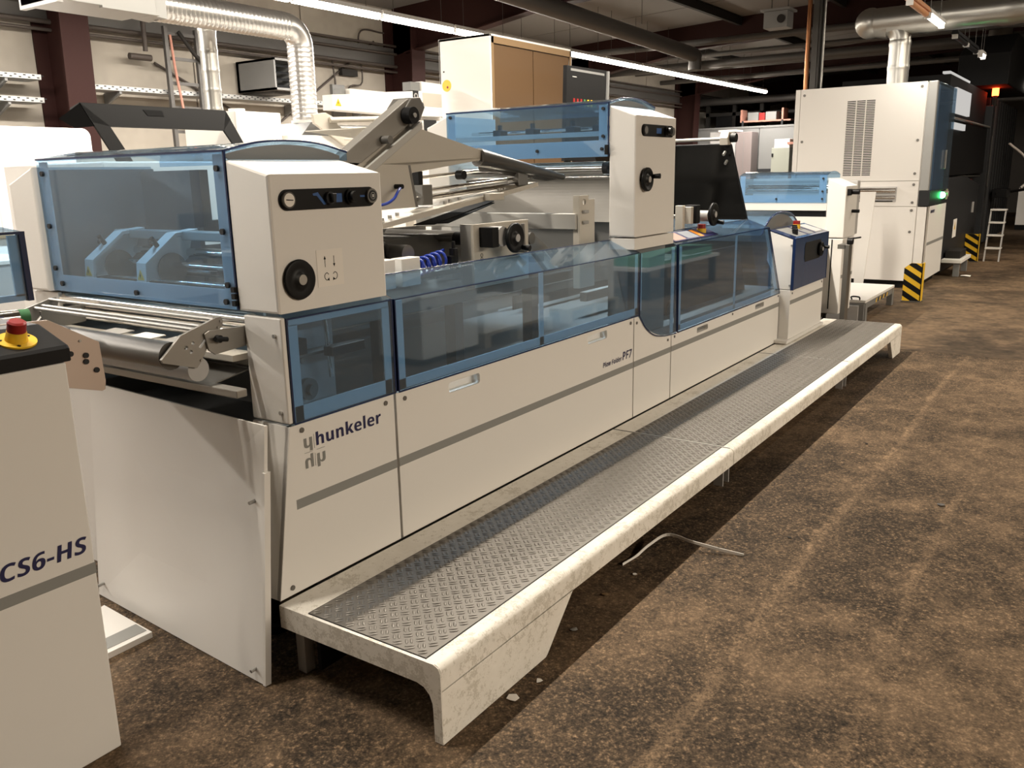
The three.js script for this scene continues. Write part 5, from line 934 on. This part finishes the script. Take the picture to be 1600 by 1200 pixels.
// ------------------------------------------------------------------ far end of the hall
{
  const p = thing('partition', 'long grey partition across the far end of the hall', 'partition', [24.3, 0, -7]);
  for (let i = 0; i < 6; i++) part(p, 'partition_panel', bx(24.2, 24.26, 0, 2.70, -10.5 + i * 1.1, -10.5 + i * 1.1 + 1.085), M.greyPaint); part(p, 'top_rail', bx(24.18, 24.28, 2.70, 2.75, -10.5, -3.9), M.greyPaint);
  part(p, 'notice', bx(24.195, 24.2, 1.85, 2.15, -8.55, -8.35), M.whiteDull); part(p, 'dark_slot', bx(24.19, 24.2, 1.50, 1.60, -8.3, -7.6), M.charcoal);
  const a = thing('locker', 'white locker in front of the far partition behind the smoked hood', 'cabinet', [23.7, 0, -9.1]); part(a, 'body', bx(23.5, 24.0, 0, 2.60, -9.45, -8.75, .01), M.midGrey); part(a, 'top_cap', bx(23.46, 24.04, 2.60, 2.65, -9.2, -8.72), M.whiteDull);
  const b = thing('locker', 'pinkish grey locker right of the white one at the far partition', 'cabinet', [23.8, 0, -8.7]); part(b, 'body', bx(23.6, 24.1, 0, 2.58, -8.74, -8.3, .01), std(lin(.20, .165, .16), .6)); part(b, 'door_gap', bx(23.595, 23.6, .1, 2.5, -8.53, -8.52), M.greyPaint);
  const c = thing('locker', 'pale green-grey cupboard with boxes on top at the far partition', 'cabinet', [23.3, 0, -7.6]); part(c, 'body', bx(23.0, 23.6, 0, 2.12, -7.55, -7.08, .01), std(lin(.30, .31, .26), .6)); part(c, 'lock', bx(22.98, 23.0, 1.9, 1.98, -7.54, -7.50), M.black); part(c, 'box', bx(23.05, 23.5, 2.12, 2.34, -7.5, -7.1, .01), M.paper); part(c, 'box', bx(23.0, 23.6, 2.20, 2.26, -7.15, -7.0), M.brick);
  const r = thing('wall_shelf', 'dark red shelf with pale boxes high above the far partition', 'shelf', [24.6, 2.9, -8.2]); part(r, 'board', bx(24.3, 24.7, 2.86, 2.90, -8.9, -7.5), M.brick); for (const z of [-8.9, -7.75]) part(r, 'side_board', bx(24.3, 24.7, 2.9, 3.2, z, z + .05), M.brick); for (const z of [-8.7, -8.2]) part(r, 'box', bx(24.32, 24.65, 2.90, 3.12, z, z + .3, .01), M.greyPaint); part(r, 'box', bx(24.32, 24.65, 2.90, 3.1, -8.38, -8.22, .01), M.red);
  part(r, 'bracket', [bx(24.28, 24.3, 2.7, 2.9, -8.85, -8.8), bx(24.28, 24.3, 2.7, 2.9, -7.75, -7.7)], M.charcoal);
  const d = thing('far_rack', 'dark tall rack at the far end under the lamp row', 'rack', [25, 0, -10]); for (const z of [-11.4 + 1.2, -9.4, -8.6]) part(d, 'upright', bx(25.0, 25.1, 0, 3.6, z, z + .1), M.dark); part(d, 'shelf_board', bx(25.0, 25.6, 3.1, 3.2, -10.2, -8.5), M.dark); part(d, 'shelf_board', bx(25.0, 25.6, 2.3, 2.4, -10.2, -8.5), M.dark); part(d, 'dark_box', bx(25.05, 25.6, 2.4, 3.1, -9.9, -9.3), M.black);
}
// ------------------------------------------------------------------ across the gangway: what the guards mirror
{
  const a = thing('parts_cabinet', 'low white cabinet across the gangway, mirrored in the long guard', 'cabinet', [5.9, 0, .8]); part(a, 'body', bx(5.5, 6.3, .06, .66, .55, 1.05, .008), M.white); part(a, 'plinth', bx(5.52, 6.28, 0, .06, .6, 1.0), M.dark); part(a, 'knob', cylZ(5.6, .5, .53, .55, .015, 10), M.black);
  const pal = (x0, x1, z0, label) => { const p = thing('pallet', label, 'pallet', [(x0 + x1) / 2, 0, z0 + .4], 'pallets across the gangway'); for (let i = 0; i < 5; i++) { const w = (.8 - .04) / 5; part(p, 'deck_board', bx(x0, x1, .12, .142, z0 + i * (w + .01), z0 + i * (w + .01) + w - .02), M.pallet); } for (const x of [x0, (x0 + x1) / 2 - .05, x1 - .1]) for (const z of [z0, z0 + .35, z0 + .68]) part(p, 'block', bx(x, x + .1, 0, .12, z, z + .1), M.pallet); };
  pal(6.4, 7.6, .55, 'wooden pallet with a flat paper stack, mirrored in the long guard'); solo('paper_stack', 'flat white paper stack on the nearer pallet across the gangway', 'paper', bx(6.42, 7.58, .142, .36, .57, 1.32, .006), M.paper, [7.0, .142, .95]);
  pal(8.0, 9.2, .6, 'wooden pallet under a tall white stack across the gangway'); solo('paper_stack', 'tall white paper stack on the farther pallet across the gangway', 'paper', bx(8.05, 9.1, .142, .80, .62, 1.35, .006), M.paper, [8.6, .142, 1.0]);
  const t = thing('sorting_table', 'work table with green sheets across the gangway, mirrored in the outfeed guard', 'table', [11, 0, 1.0]); part(t, 'table_top', bx(9.9, 12.4, .36, .40, .6, 1.5), M.whiteDull); for (const x of [10.0, 11.1, 12.25]) for (const z of [.62, 1.4]) part(t, 'leg', bx(x, x + .08, 0, .36, z, z + .08), M.dark);
  solo('sheet_pile', 'pile of wavy green sheets on the table across the gangway', 'paper', [bx(10.1, 12.2, .40, .52, .64, 1.4, .01), plate([[10.1, .52, .62], [11.1, .60, .62], [11.1, .58, 1.4], [10.1, .52, 1.4]], .01), plate([[11.1, .60, .62], [12.2, .53, .62], [12.2, .53, 1.4], [11.1, .58, 1.4]], .01)], M.greenSheet, [11.2, .4, 1.0]);
}
scene.traverse(o => { if (o.isLight) { o.castShadow = true; } });
renderer.render(scene, camera);
